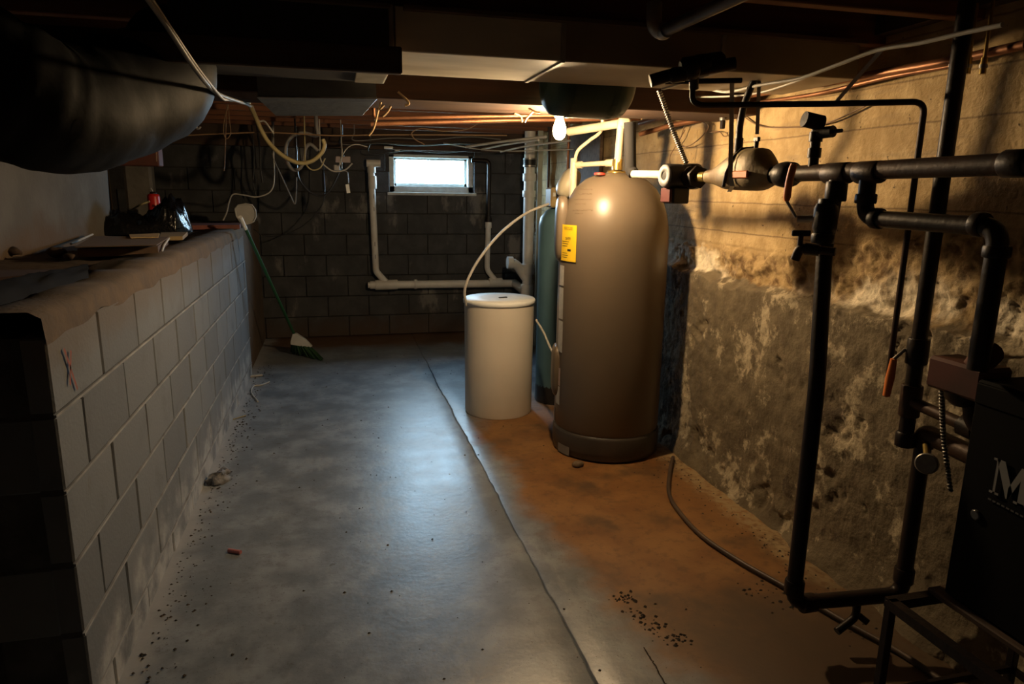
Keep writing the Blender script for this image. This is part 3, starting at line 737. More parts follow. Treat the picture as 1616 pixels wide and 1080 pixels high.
# loop down to the floor and back up to the boiler
LX_, LY_ = 1.40, PX(1290, 600, 1.40).y
ZL = .165
ey, ex = LY_, 1.765
loop = thing('return_loop_pipe', (1.40, LY_, ZL), 'thick dark pipe dropping from the main, along the floor and up again', 'pipe')
part('tube', MB().pipe([(PXM, YT, ZM-.02), (PXM-.02, YT, ZM-.20), (LX_, LY_, .9), (LX_, LY_, ZL), (ex, ey-.06, ZL+.02), (ex, ey-.06, .72)], .0245, .05, 16), IRON, loop)
collar((LX_, LY_, ZL+.06), (0, 0, 1), .031, .05, loop); collar((LX_+.05, LY_-.008, ZL), (1, 0, 0), .031, .05, loop)
collar((ex, ey-.06, ZL+.09), (0, 0, 1), .031, .05, loop); collar((PXM, YT, ZM-.055), (0, 0, 1), .032, .06, loop)
bvz = PX(1316, 345, PXM).z
collar((1.478, YT, bvz+.045), (0, 0, 1), .031, .03, loop); collar((1.462, YT-.01, bvz-.06), (0, 0, 1), .034, .03, loop)
vb = part('ball_valve', MB().lathe([(.030, -.045), (.036, -.03), (.036, .03), (.030, .045)], (1.468, YT-.005, bvz), (0, 0, 1), 8), IRON, loop)
part('valve_stem', MB().cyl((1.468, YT+.02, bvz), (1.43, YT+.075, bvz-.005), .012, 12), STEEL, vb)
l0 = Vector((1.425, YT+.078, bvz)); l1 = Vector((1.40, YT+.10, bvz+.05)); l2 = Vector((1.402, YT+.085, bvz+.165))
part('lever', MB().sweep([l0, l1], .005, 8), STEEL, vb)
part('lever_grip', MB().sweep(spline([l1, (l1+l2)/2+Vector((-.004, 0, 0)), l2], 5), [.008]+[.0115]*9+[.009], 10), ORANGE, vb, 'orange rubber lever grip')
# boiler drain bib on the loop
hz_ = PX(1300, 395, 1.43).z; hb = Vector((1.425, LY_+.015, hz_))
bb = thing('hose_bib', hb, 'brown drain tap with wing handle sticking out of the thick drop pipe', 'tap')
q0 = hb; q1 = PX(1262, 392, 1.36)
part('nipple', MB().cyl(q0, q0.lerp(q1, .55), .013, 12), IRONR, bb); part('hex_body', MB().hexn(q0.lerp(q1, .45), q0.lerp(q1, .85), .018), IRONR, bb)
part('spout', MB().pipe([q0.lerp(q1, .8), q1, q1+Vector((-.005, .01, -.035))], .014, .02, 12), IRONR, bb)
part('valve_bonnet', MB().cyl(q1+Vector((0, 0, .005)), q1+Vector((0, 0, .042)), .008, 10), IRONR, bb)
part('wing_handle', MB().box(q1+Vector((0, 0, .045)), (.055, .01, .018), rotz(-.3), .003), BLACK, bb)
# drain under the floor run
dp = Vector((1.62, LY_-.035, ZL-.02))
dv = thing('floor_drain_tap', dp-Vector((0, 0, .1)), 'small dark drain tap hanging under the low floor run of pipe', 'tap')
part('tap_body', MB().pipe([dp+Vector((0, 0, .01)), dp+Vector((0, 0, -.04)), dp+Vector((-.075, -.01, -.075))], .013, .02, 10), IRON, dv)
part('tap_handle', MB().box(dp+Vector((.03, 0, -.05)), (.055, .012, .022), Matrix.Rotation(.7, 3, 'Y'), .003), IRON, dv)
# gauge and boiler inlet
gp = Vector((ex, ey-.06, .745))
BX, BY, BZ0, BZ1 = 1.515, 1.325, .45, 1.035
gi = thing('boiler_return_pipe', gp, 'brown elbow and nipple carrying the gauge into the black boiler', 'pipe')
part('tube', MB().pipe([(ex, ey-.06, .70), gp, (ex-.02, BY-.05, .735)], .030, .05, 16), IRONR, gi)
gc = PX(1462, 732, 1.66); gdir = (CAM-gc).normalized()*.6+Vector((-.5, -.2, .1)); gdir.normalize()
ga = thing('pressure_gauge', gc, 'round pale-faced dial gauge on the brown boiler elbow', 'gauge')
part('gauge_case', MB().lathe([(.024, -.02), (.031, -.015), (.031, .004), (.028, .006)], gc, gdir, 28), STEEL, ga)
part('gauge_face', MB().lathe([(.028, 0), (.0275, .0015)], gc+gdir*.0058, gdir, 28), mat('gauge_white', (.34, .34, .33), (.26, .26, .26), rough=.3, scale=60), ga)
part('gauge_stem', MB().cyl(gc-gdir*.015, gp+Vector((0, 0, -.01)), .009, 10), BRASS, ga)
# second riser (black) with lever valve and tee
RX, RY = 1.72, PX(1470, 400, 1.72).y
rz0 = PX(1422, 703, 1.72).z
rs_ = thing('black_riser_pipe', (RX, RY, rz0), 'tall black riser pipe close to the right wall with orange lever', 'pipe')
part('tube', MB().cyl((RX, RY, rz0+.02), (RX, RY, 2.0), .0225, 16), IRON, rs_)
part('end_cap', MB().lathe([(.020, 0), (.029, .004), (.029, .045), (.025, .05)], (RX, RY, rz0), seg=16), IRON, rs_)
tz = PX(1436, 632, RX).z; collar((RX, RY, tz), (0, 0, 1), .031, .10, rs_, IRONR, 'tee')
vz2 = PX(1440, 552, RX).z; collar((RX, RY, vz2), (0, 0, 1), .032, .08, rs_, IRON, 'valve_body')
l0 = Vector((RX-.03, RY+.02, vz2)); l1 = Vector((RX-.055, RY+.03, vz2-.03)); l2 = Vector((RX-.06, RY+.035, vz2-.15))
part('lever', MB().sweep([(RX, RY, vz2), l0, l1], .006, 8), STEEL, rs_)
part('lever_grip', MB().sweep([l1, (l1+l2)/2, l2], [.010, .0135, .011], 10), ORANGE, rs_, 'orange lever grip')
br = thing('boiler_branch_pipe', (RX, RY, tz), 'horizontal nipple and union from the black riser into the boiler', 'pipe')
e1 = Vector((1.70, BY-.04, tz-.02))
part('tube', MB().cyl((RX-.005, RY, tz), e1, .018, 14), IRONR, br)
mid = Vector((RX, RY, tz)).lerp(e1, .52); part('union_nut', MB().hexn(mid-(e1-mid)*.11, mid+(e1-mid)*.13, .034), IRON, br)
# thin copper riser with elbow and horizontal run
CXp = 1.74; cyp = PX(1428, 400, CXp).y; czb = PX(1404, 628, CXp).z; czt = PX(1450, 162, CXp).z
solo('thin_riser_pipe', MB().pipe([(CXp, cyp, czb), (CXp, cyp, czt), PY(1300, 164, 1.98), PY(1105, 166, 2.2), PY(1093, 160, 2.2), PY(1093, 118, 2.2)], .0095, .035, 12), IRONR, 'thin brown pipe rising by the wall then running across to the duct', 'pipe')
# D loop: drop from the main, across, down to the boiler pump
dy = PX(1368, 300, PXM).y; dz = PX(1450, 349, PXM).z; dy2 = PX(1580, 352, PXM).y; dzb = PX(1553, 560, PXM).z
dl = thing('boiler_supply_pipe', (PXM, dy2, dzb), 'dark pipe stepping from the main across and down to the boiler pump', 'pipe')
part('tube', MB().pipe([(PXM, dy, ZM), (PXM, dy, dz), (PXM, dy2, dz-.004), (PXM, dy2, dzb-.04)], .0235, .05, 16), IRON, dl)
for p_, ax in (((PXM, dy, dz+.055), (0, 0, 1)), ((PXM, dy-.055, dz), (0, 1, 0)), ((PXM, dy2+.055, dz), (0, 1, 0)), ((PXM, dy2, dz-.06), (0, 0, 1))): collar(p_, ax, .030, .028, dl)
# circulator at the main: pump, flanges, valve
def Pm(px, py): return PX(px, py, PXM)
pc = Pm(1080, 280); pc.z = ZM
pm = thing('circulator_pump', pc, 'black circulator pump with grey motor end and maroon terminal box above the heater', 'pump')
axm = Vector((-.986, -.14, 0)).normalized()     # motor points into the room
part('motor', MB().lathe([(.040, .0), (.052, .01), (.052, .115), (.046, .122)], pc+Vector((.02, 0, .005)), axm, 28), BLACK, pm)
part('motor_end', MB().lathe([(.047, .0), (.047, .006), (.018, .007), (.018, .003)], pc+Vector((.02, 0, .005))+axm*.121, axm, 28), mat('motor_plate', (.26, .25, .25), rough=.5), pm, 'pale grey round motor end plate')
part('motor_hub', MB().lathe([(.017, 0), (.017, .003)], pc+Vector((.02, 0, .005))+axm*.1235, axm, 20), BLACK, pm)
part('volute', MB().lathe([(.03, -.05), (.056, -.03), (.056, .012), (.045, .02)], pc+Vector((.03, 0, .005)), axm, 24), BLACK, pm)
part('terminal_box', MB().box(pc+Vector((-.035, 0, -.078)), (.085, .085, .07), rotz(.14), .006), BLACK, pm)
part('terminal_cover', MB().box(pc+Vector((-.035, 0, -.078))+axm*.050, (.014, .075, .062), rotz(.14), .004), MAROON, pm, 'maroon cover')
y1 = Pm(1105, 280).y
for k, yy in enumerate((y1+.07, y1+.02)):
    part('flange', MB().lathe([(.048, -.008), (.048, .008)], (PXM, yy, ZM), (0, 1, 0), 6 if k else 20), IRON, pm)
part('valve_neck', MB().cyl((PXM, pc.y-.04, ZM), (PXM, y1-.05, ZM), .021, 16), BRASS, pm, 'yellow brass valve neck')
# air scoop
s0, s1 = Pm(1118, 280).y, Pm(1222, 280).y
sc = thing('air_scoop', (PXM, (s0+s1)/2, ZM-.05), 'fat cast-iron air scoop hung on a strap in the main pipe', 'air separator')
mb = MB(); vs = []; fs = []; ns, sg = 22, 24
for i in range(ns+1):
    k = i/ns; yy = s0+(s1-s0)*k
    lin = lambda tb: next(v0+(v1-v0)*(k-k0)/(k1-k0) for (k0, v0), (k1, v1) in zip(tb, tb[1:]) if k0 <= k <= k1)
    tp = lin(((0, .026), (.12, .030), (.50, .088), (.64, .100), (.82, .096), (.90, .070), (1, .030)))
    bt_ = lin(((0, .026), (.12, .030), (.38, .052), (.80, .056), (.92, .042), (1, .030)))
    wd_ = lin(((0, .026), (.12, .030), (.45, .066), (.80, .066), (.92, .045), (1, .030)))
    for a_ in range(sg):
        an = 2*math.pi*a_/sg; sn = math.sin(an); cs = math.cos(an)
        vs.append((PXM+wd_*math.copysign(abs(cs)**.8, cs), yy, ZM+(tp if sn > 0 else bt_)*math.copysign(abs(sn)**.8, sn)))
for i in range(ns):
    for a_ in range(sg): fs.append((i*sg+a_, i*sg+(a_+1) % sg, (i+1)*sg+(a_+1) % sg, (i+1)*sg+a_))
mb.add(vs, fs, True); part('scoop_body', mb, CAST, sc)
sm_ = s0+(s1-s0)*.60
rbm = MB().sweep([(PXM-.067, s0+(s1-s0)*.52, ZM-.04), (PXM-.070, s0+(s1-s0)*.56, ZM+.01), (PXM-.060, s0+(s1-s0)*.60, ZM+.06), (PXM-.03, s0+(s1-s0)*.62, ZM+.095), (PXM+.02, s0+(s1-s0)*.62, ZM+.10)], .007, 8)
part('raised_rib', rbm, IRON, sc)
part('nameplate', MB().box((PXM-.066, s0+(s1-s0)*.74, ZM+.002), (.010, .105, .026), rotz(.02), .003), ORANGE, sc, 'orange raised plate')
part('bleed_plug', MB().cyl((PXM, s0+(s1-s0)*.72, ZM+.09), (PXM, s0+(s1-s0)*.72, ZM+.125), .008, 10), IRON, sc)
part('bleed_key', MB().box((PXM, s0+(s1-s0)*.72, ZM+.128), (.012, .03, .016), None, .002), IRON, sc)
part('tank_port', MB().cyl((PXM, s0+(s1-s0)*.46, ZM+.07), (PXM, s0+(s1-s0)*.46, ZM+.14), .016, 10), IRON, sc)
for k, yy in enumerate((s1-.05, s1-.11)): pass
un = thing('pipe_union', (PXM, Pm(1240, 275).y, ZM-.04), 'black bulging union joint between the air scoop and the main pipe', 'pipe fitting')
uy = Pm(1240, 275).y
part('union_body', MB().lathe([(.026, -.075), (.028, -.05), (.040, -.038), (.044, 0), (.040, .03), (.028, .045), (.026, .08)], (PXM, uy, ZM), (0, 1, 0), 20), IRON, un)
part('nipple', MB().cyl((PXM, s1+.02, ZM), (PXM, 2.15, ZM), .0225, 16), IRONR, un)
# white pipe from the pump to the heater and black riser
hy = Pm(1000, 275).y
hp = thing('heater_outlet_pipe', (PXM, hy, ZM), 'pale pipe with brass fitting joining the heater top to the pump', 'pipe')
oz = 1.60
part('tube', MB().cyl((PXM+.0, pc.y+.05, ZM+.01), PY(1000, 275, 3.28), .019, 14), CPVC, hp)
part('brass_fitting', MB().hexn((PXM, pc.y+.07, ZM+.012), (PXM, pc.y+.16, ZM+.016), .025), BRASS, hp)
solo('insulated_riser', MB().pipe([PY(1000, 274, 3.30), PY(995, 268, 3.32), PY(994, 193, 3.32)], .029, .03, 16), mat('black_foam', (.012, .011, .011), rough=.9), 'short black sleeved riser above the water heater top', 'pipe')
# mixing valve and white pipes at the heater top
tv = PY(974, 268, 3.62)
vt = thing('inlet_riser', (tv.x, tv.y, 1.57), 'cream plastic riser with brass valve out of the heater top', 'pipe')
part('tube', MB().cyl((tv.x, tv.y, 1.60), PY(980, 196, 3.58), .020, 14), CPVC, vt)
part('valve_nut', MB().hexn((tv.x, tv.y, 1.585), (tv.x, tv.y, 1.64), .028), BRASS, vt)
part('valve_lever', MB().box((tv.x+.055, tv.y-.03, 1.65), (.03, .012, .075), None, .003), mat('yellow_lever', (.75, .52, .03), rough=.4), vt, 'yellow lever')
pa, pb = PY(985, 194, 3.58), PY(898, 208, 3.9)
pp = thing('ceiling_water_pipe', pb, 'cream plastic water pipe slanting across behind the light bulb', 'pipe')
part('tube', MB().cyl(pa, pb, .023, 14), CPVC, pp)
part('elbow', MB().sup(pa, (.07, .06, .06), .7), CPVC, pp)
part('hanger', MB().cyl(pa+Vector((0, 0, .02)), pa+Vector((-.04, 0, .15)), .010, 8), CPVC, pp)
xb, xa = PY(908, 261, 3.9), PY(968, 257, 3.66)
cp_ = thing('cross_pipe', xb, 'short level cream pipe between the two risers over the tank', 'pipe')
part('tube', MB().cyl(xb, xa, .014, 12), CPVC, cp_)
for p_ in (xb, xa): part('socket', MB().cyl(p_.lerp((xa+xb)/2, -.05), p_.lerp((xa+xb)/2, .35), .020, 12), CPVC, cp_)
st0 = PY(905, 278, 3.9)
solo('softener_riser', MB().pipe([st0+Vector((0, 0, -.12)), PY(906, 250, 3.9)], .020, .02, 12), CPVC, 'stubby cream riser behind the heater dome', 'pipe')
solo('pex_tube', MB().cord([PY(907, 255, 3.88), PY(912, 238, 3.86), PY(930, 222, 3.82), PY(946, 210, 3.75), PY(951, 196, 3.7), PY(949, 180, 3.7)], .010, 8), CPVC, 'bent cream tube curling up from the stubby riser to the ceiling', 'hose')
# relief valve standing on the main
rv = Pm(1283, 262); 
t_ = thing('relief_valve', (PXM, rv.y, ZM+.02), 'dark upright valve assembly with knob standing on the main pipe', 'valve')
zt_ = Pm(1283, 196).z
part('riser', MB().cyl((PXM, rv.y, ZM+.02), (PXM, rv.y, zt_), .016, 14), IRON, t_)
for zz_ in (ZM+.05, ZM+.10): part('coupling', MB().cyl((PXM, rv.y, zz_), (PXM, rv.y, zz_+.03), .021, 12), IRON, t_)
part('valve_head', MB().cyl((PXM+.01, rv.y-.01, zt_), (PXM-.05, rv.y+.0, zt_+.012), .024, 18), IRON, t_)
part('side_port', MB().cyl((PXM, rv.y, zt_-.03), (PXM+.015, rv.y-.06, zt_-.028), .018, 14), IRON, t_)
part('side_stem', MB().cyl((PXM+.015, rv.y-.06, zt_-.028), (PXM+.018, rv.y-.095, zt_-.028), .006, 8), IRON, t_)

# ================================================================== BOILER ON ITS STAND
st = thing('steel_stand', (1.62, 1.05, 0), 'dark angle-iron stand carrying the black boiler', 'stand')
SX, SY = 1.37, 1.36
part('plate', MB().box(((BX-.015+1.85)/2, SY-.45, BZ0-.010), (1.85-BX+.015, .90, .016), None, .003), mat('stand_plate', (.07, .042, .027), (.045, .028, .018), rough=.75, scale=8), st)
for x, y in ((SX+.01, SY-.01), (1.83, SY-.01), (SX+.01, SY-.88), (1.83, SY-.88)):
    part('leg', MB().box((x, y, BZ0/2-.01), (.022, .022, BZ0-.02), None, .002), IRON, st)
for y in (SY-.01, SY-.88): part('rail', MB().box(((SX+1.83)/2, y, BZ0-.028), (1.83-SX, .026, .026)), IRON, st)
for x in (SX+.01, 1.83): part('rail', MB().box((x, SY-.445, BZ0-.028), (.026, .87, .026)), IRON, st)
for y in (SY-.01, SY-.88): part('rung', MB().box(((SX+1.83)/2, y, .15), (1.83-SX, .012, .02)), IRON, st)
for x in (SX+.01, 1.83): part('rung', MB().box((x, SY-.445, .15), (.012, .87, .02)), IRON, st)
bo = thing('boiler', (1.68, .95, BZ0), 'black boiler cabinet with a large pale letter M on its side', 'boiler')
part('cabinet', MB().box(((BX+1.85)/2, BY-.42, (BZ0+BZ1)/2), (1.85-BX, .84, BZ1-BZ0-.004), None, .006), CAB, bo)
part('panel_edge', MB().box((BX-.001, BY-.42, BZ1-.035), (.006, .83, .05), None, .002), CAB, bo)
# serif M, drawn as strokes on the side
def sideM(y0, z0, hgt):
    mb_ = MB(); s_ = hgt; x = BX-.0042
    P_ = lambda u, v: (x, y0-u*s_, z0+v*s_)
    def poly(pts): mb_.slab([P_(*q) for q in pts], .0012, (-1, 0, 0))
    poly([(.10, 0), (.17, 0), (.17, 1), (.10, 1)]); poly([(.83, 0), (1.03, 0), (1.03, 1), (.83, 1)])
    poly([(.10, 1), (.33, 1), (.66, .25), (.56, .02), (.50, .02), (.17, .80)])
    poly([(.53, .02), (.56, .02), (.83, .66), (.83, 1), (.80, 1), (.53, .34)])
    poly([(0, 0), (.28, 0), (.28, .06), (0, .06)]); poly([(.72, 0), (1.14, 0), (1.14, .06), (.72, .06)])
    poly([(0, .94), (.2, .94), (.2, 1), (0, 1)]); poly([(.95, .94), (1.14, .94), (1.14, 1), (.95, 1)])
    return mb_
mp = PX(1563, 776, BX)
part('letter_m', sideM(mp.y, mp.z, .088), GREYTXT, bo, 'large pale serif letter M')
mb = MB()
for k in range(9): mb.box((BX-.0035, mp.y-.004-k*.012, mp.z-.018-.0005*k), (.001, .008, .004))
part('small_print', mb, mat('dim_print', (.10, .10, .10), rough=.6), bo)
kp = PX(1541, 813, BX); part('round_knob', MB().lathe([(.014, 0), (.014, .004), (.010, .006)], kp, (-1, 0, 0), 20), mat('dark_chrome', (.10, .10, .10), rough=.25, metal=.6), bo)
part('sight_cap', MB().sup(PX(1568, 640, BX+.05), (.05, .10, .07), .9), mat('dark_glass', (.05, .05, .055), rough=.2), bo)
bp = thing('boiler_pump', (PXM, dy2, dzb), 'dark red boxy circulator on the pipe above the boiler', 'pump')
pA = PX(1522, 596, 1.56)
part('pump_box', MB().box((1.57, pA.y, pA.z), (.10, .165, .085), None, .008), REDPUMP, bp)
part('pump_top', MB().cyl((1.57, pA.y-.02, pA.z+.035), (1.53, dy2, dzb+.0), .030, 14), REDPUMP, bp)
part('pump_bowl', MB().lathe([(.028, -.035), (.045, -.02), (.050, 0)], (1.57, pA.y, pA.z-.04), (0, 0, 1), 20), IRON, bp)
part('bolt', MB().hexn(PX(1535, 536, 1.52), PX(1541, 536, 1.52), .012), STEEL, bp)
part('outlet', MB().pipe([(1.575, pA.y-.02, pA.z-.07), (1.58, pA.y-.03, pA.z-.12), (1.60, BY-.03, pA.z-.14)], .022, .03, 12), IRONR, bp)
def coil(a, b, r, wr, turns, c=None):
    a, b = Vector(a), Vector(b); ctrl = spline([a, c, b], 12) if c is not None else [a.lerp(b, k/20) for k in range(21)]
    n = int(turns*6); out = []
    for i in range(n+1):
        k = i/n*(len(ctrl)-1); j = min(int(k), len(ctrl)-2); p = ctrl[j].lerp(ctrl[j+1], k-j)
        t_ = (ctrl[j+1]-ctrl[j]).normalized(); u = t_.orthogonal().normalized(); v = t_.cross(u); a_ = 2*math.pi*i/6
        out.append(p+(u*math.cos(a_)+v*math.sin(a_))*r)
    return out, ctrl
def armoured(name, a, b, c, label, r=.011, turns=34):
    t_ = thing(name, Vector(b), label, 'cable'); co, ct = coil(a, b, r*.8, .0, turns, c)
    part('core', MB().sweep(ct, r*.72, 8), WIREB, t_); part('armour', MB().sweep(co, r*.32, 5), STEEL, t_)
armoured('armoured_cable', PX(1040, 143, 1.36), pc+Vector((.0, -.01, .06)), PX(1062, 205, 1.42), 'ribbed metal-armoured cable dropping from the ceiling to the circulator pump')
armoured('armoured_cable', PX(1486, 612, 1.60), PX(1500, 775, 1.72), PX(1489, 690, 1.68), 'ribbed metal-armoured cable hanging from the dark red boiler pump', .008, 30)
# perforated strap hangers on the air scoop
def ribbon(pts, wv, th=.0015):
    pts = [Vector(p) for p in pts]; wv = Vector(wv); mb_ = MB(); vs_ = [p+wv*s_ for p in pts for s_ in (-1, 1)]; n_ = len(pts)
    off = Vector((-.0015, -.0012, 0)); vs2 = [p+off for p in vs_]; fs_ = []
    for i in range(n_-1): fs_ += [(2*i, 2*i+1, 2*i+3, 2*i+2), (2*n_+2*i, 2*n_+2*i+2, 2*n_+2*i+3, 2*n_+2*i+1)]
    return mb_.add(vs_+vs2, fs_)
wv = Vector((.0085*.6, -.0085*.8, 0))
mb = ribbon([PX(1156, 96, 1.46), PX(1155, 160, 1.455), PX(1154, 225, 1.44), PX(1153, 255, 1.428), PX(1153, 280, 1.426), PX(1156, 294, 1.435), (PXM-.02, Pm(1160, 280).y, ZM-.060)], wv)
solo('hanger_strap', mb, STEEL, 'flat grey metal strap holding up the air scoop', 'strap')
solo('plumber_strap', ribbon([PX(1199, 98, 1.52), PX(1197, 160, 1.52), PX(1195, 212, 1.52)], wv*.8), STEEL, 'narrow strap hanging free behind the crossing brown pipe', 'strap')
solo('slanting_strap', ribbon([PX(1395, 75, 1.6), PX(1355, 120, 1.6), PX(1318, 163, 1.6)], wv*.9), STEEL, 'slanting metal strap tied to the crossing brown pipe', 'strap')
solo('scoop_riser', MB().pipe([(PXM, s0+(s1-s0)*.46, ZM+.12), PX(1167, 200, 1.5), PX(1174, 165, 1.5), PX(1199, 105, 1.5)], .013, .03, 12), IRON, 'dark pipe leaning up from the air scoop to the ceiling', 'pipe')

# ================================================================== PIPES AND CABLES UNDER THE CEILING (right)
solo('copper_main', MB().cord([PX(1010, 195, 1.86), PX(1150, 157, 1.86), PX(1270, 136, 1.86), PX(1380, 117, 1.86), PX(1500, 96, 1.86), PX(1620, 70, 1.86)], .014, 10), COPPER, 'thick copper pipe along the top of the right wall', 'pipe')
solo('copper_branch', MB().cord([PX(1190, 163, 1.88), PX(1290, 148, 1.88), PX(1400, 122, 1.88), PX(1500, 104, 1.88)], .008, 8), COPPER, 'thinner copper pipe just below the thick copper pipe', 'pipe')
solo('steel_conduit', MB().cord([PX(1050, 157, 1.65), PX(1100, 140, 1.6), PX(1160, 128, 1.55)], .010, 8), STEEL, 'pale steel conduit slanting up past the armoured cable', 'pipe')
solo('flat_cable', MB().cord([PX(1120, 141, 1.5), PX(1150, 145, 1.5), PX(1200, 134, 1.5), PX(1260, 124, 1.5), PX(1320, 103, 1.5), PX(1385, 79, 1.5), PX(1450, 68, 1.5), PX(1520, 52, 1.5), PX(1582, 39, 1.5)], .006, 7), WIREW, 'pale cable swooping along the ceiling above the main pipe', 'cable')
solo('lower_flat_cable', MB().cord([PX(1095, 153, 1.62), PX(1150, 152, 1.62), PX(1200, 146, 1.62), PX(1255, 129, 1.62), PX(1310, 106, 1.62)], .004, 6), WIREW, 'thin pale cable under the swooping ceiling cable', 'cable')
sp_ = thing('steel_drain_pipe', PZ(1035, 52, 1.93), 'dark steel pipe running towards the ceiling corner with elbow end', 'pipe')
q0, q1 = PZ(1045, 50, 1.93), PZ(1200, -22, 1.95)
part('tube', MB().cyl(q0, q1, .018, 16), mat('dull_steel', (.16, .15, .14), (.11, .10, .10), rough=.4, metal=.6, scale=10), sp_)
part('elbow', MB().sweep(spline([q0+(q1-q0)*.06, q0, q0+Vector((-.02, .01, .02)), q0+Vector((-.02, .02, .08))], 5), .023, 14), STEEL, sp_)
# black fittings at the duct end
vf = thing('gas_valve_cluster', PY(1110, 125, 2.15), 'cluster of black pipe fittings and valves under the duct end', 'pipe fitting')
part('run', MB().pipe([PY(1026, 128, 2.2), PY(1060, 118, 2.18), PY(1160, 100, 2.12)], .020, .03, 12), IRON, vf)
part('lower_run', MB().cyl(PY(1050, 129, 2.22), PY(1170, 127, 2.18), .009, 10), IRON, vf)
for (x, y, r_) in ((1088, 108, .036), (1108, 103, .034), (1128, 98, .030), (1070, 118, .024)): part('fitting', MB().lathe([(r_*.7, -.03), (r_, -.02), (r_, .02), (r_*.7, .03)], PY(x, y, 2.16), (1, -.2, .15), 14), IRON, vf)
part('drop', MB().cyl(PY(1095, 112, 2.17), PY(1095, 140, 2.19), .016, 12), IRON, vf)
for k, x in enumerate((1503, 1528, 1552)):
    p_ = PX(x, 104, 1.80)
    t_ = thing('brass_tap', p_-Vector((0, 0, .02)), ('small shiny brass stop tap left of', 'small shiny brass stop tap just right of', 'small shiny brass stop tap furthest right of')[k]+' the black riser top', 'tap')
    t_['label'] = ('small brass stop tap touching the black riser top', 'small brass stop tap between the other two under the ceiling', 'small brass stop tap farthest from the black riser under the ceiling')[k]
    part('tap_body', MB().cyl(p_+Vector((0, 0, -.022)), p_+Vector((0, 0, .022)), .009, 10), BRASS, t_); part('tap_nut', MB().hexn(p_+Vector((0, 0, -.006)), p_+Vector((0, 0, .004)), .012), STEEL, t_)
    part('tap_tail', MB().cyl(p_+Vector((0, 0, .02)), (p_.x, p_.y, 2.01), .005, 8), BRASS, t_)
# thin loose wires on the right wall
solo('loop_wire', MB().cord([PX(1085, 182, 1.88), PX(1075, 215, 1.9), PX(1068, 228, 1.9), PX(1085, 231, 1.9), PX(1105, 218, 1.9), PX(1118, 200, 1.9), PX(1108, 192, 1.9)], .003, 5), WIREC, 'thin brown wire looping against the tan wall above the pump', 'wire')
solo('hook_wire', MB().cord([PX(1120, 209, 1.92), PX(1135, 208, 1.92), PX(1142, 215, 1.92), PX(1148, 214, 1.92), PX(1148, 209, 1.92)], .003, 5), WIREC, 'short hooked brown wire on the tan wall beside the strap', 'wire')
solo('wall_wire', MB().cord([PX(1172, 183, 1.93), PX(1200, 199, 1.935), PX(1240, 201, 1.935), PX(1300, 196, 1.935), PX(1365, 168, 1.93)], .0035, 5), WIREC, 'brown wire sagging along the wall behind the relief valve', 'wire')
solo('pump_lead', MB().cord([PX(1081, 205, 1.85), PX(1070, 225, 1.8), PX(1058, 245, 1.75), PX(1057, 258, 1.7)], .0025, 5), WIREC, 'thin dark lead curling down behind the armoured pump cable', 'wire')
jb = PX(1141, 190, 1.86); t_ = thing('wire_clamp', jb, 'small metal clamp on the wall above the air scoop', 'clamp')
part('clamp_cap', MB().lathe([(.018, 0), (.018, .02), (.012, .028)], jb, (0, 0, 1), 16), STEEL, t_); part('clamp_stem', MB().box(jb+Vector((0, 0, -.02)), (.02, .02, .04), None, .003), IRON, t_)

# ================================================================== CENTRE CEILING
solo('copper_ceiling_pipe', MB().pipe([PY(585, 196, 3.8), PY(800, 190, 3.8), PY(1010, 188, 3.8)], .011, .02, 10), COPPER, 'copper pipe running along under the joists past the light bulb', 'pipe')
solo('copper_second_pipe', MB().pipe([Vector((PY(590, 187, 3.522).x, 3.522, 1.998)), PY(590, 187, 3.522), PY(760, 184, 3.522), PY(880, 182, 3.522), Vector((PY(880, 182, 3.522).x, 3.522, 1.998))], .008, .02, 10), COPPER, 'thin copper pipe close above the longer copper ceiling pipe', 'pipe')
solo('right_heating_pipe', MB().cord([PY(1010, 212, 3.9), PY(1060, 198, 3.7), PY(1110, 188, 3.5), PX(1150, 180, 1.88)], .014, 10), COPPER, 'brownish copper pipe sloping along the tan wall over the heater', 'pipe')
k_ = 0
for (a, b, c, r_, m_, lab) in (
    ((735, 232), (790, 224), (862, 216), .011, PVC, 'thicker white tube over the window running toward the light bulb'),
    ((760, 236), (800, 228), (850, 221), .009, PVC, 'white tube just below the thicker one beside the window top'),
    ((790, 240), (830, 231), (900, 222), .008, PVC, 'white tube starting lowest beside the vent stack top'),
    ((700, 226), (780, 238), (905, 236), .005, WIREW, 'thin white cable stretched level over the black stack coupling')):
    solo('water_tube', MB().cord([PY(*a, 6.4), PY(*b, 6.0), PY(*c, 5.5)], r_, 8), m_, lab, 'tube')
def hang(name, pts, zt, r_, m_, lab, cat='cable'):
    Yh = min(PZ(*pts[0], zt).y, 6.9)
    if zt > 1.9: Yh = -1.35+.406*round((Yh+1.35)/.406)
    else: Yh = max(3.046, min(3.412, Yh))
    P_ = [PY(x, y, Yh) for x, y in pts]
    if zt > 1.9: P_[0] = Vector((P_[0].x, P_[0].y, 1.997))
    elif Yh > 3.06: P_[0] = Vector((P_[0].x, P_[0].y, 1.829))
    return solo(name, MB().cord(P_, r_, 6), m_, lab, cat)
def wire(name, pts, Yp, r_, m_, lab, cat='cable', up=1):
    pts = [PY(p[0], p[1], p[2] if len(p) > 2 else Yp) for p in pts]
    if up:
        e_ = pts[-1] if up == 2 else pts[0]; yj = -1.35+.406*round((e_.y+1.35)/.406)
        ex_ = [Vector((e_.x, yj, 1.996)), Vector((e_.x, (e_.y+yj)/2, (e_.z+2.0)/2))]
        pts = pts+ex_[::-1] if up == 2 else ex_+pts
    return solo(name, MB().cord(pts, r_, 6), m_, lab, cat)
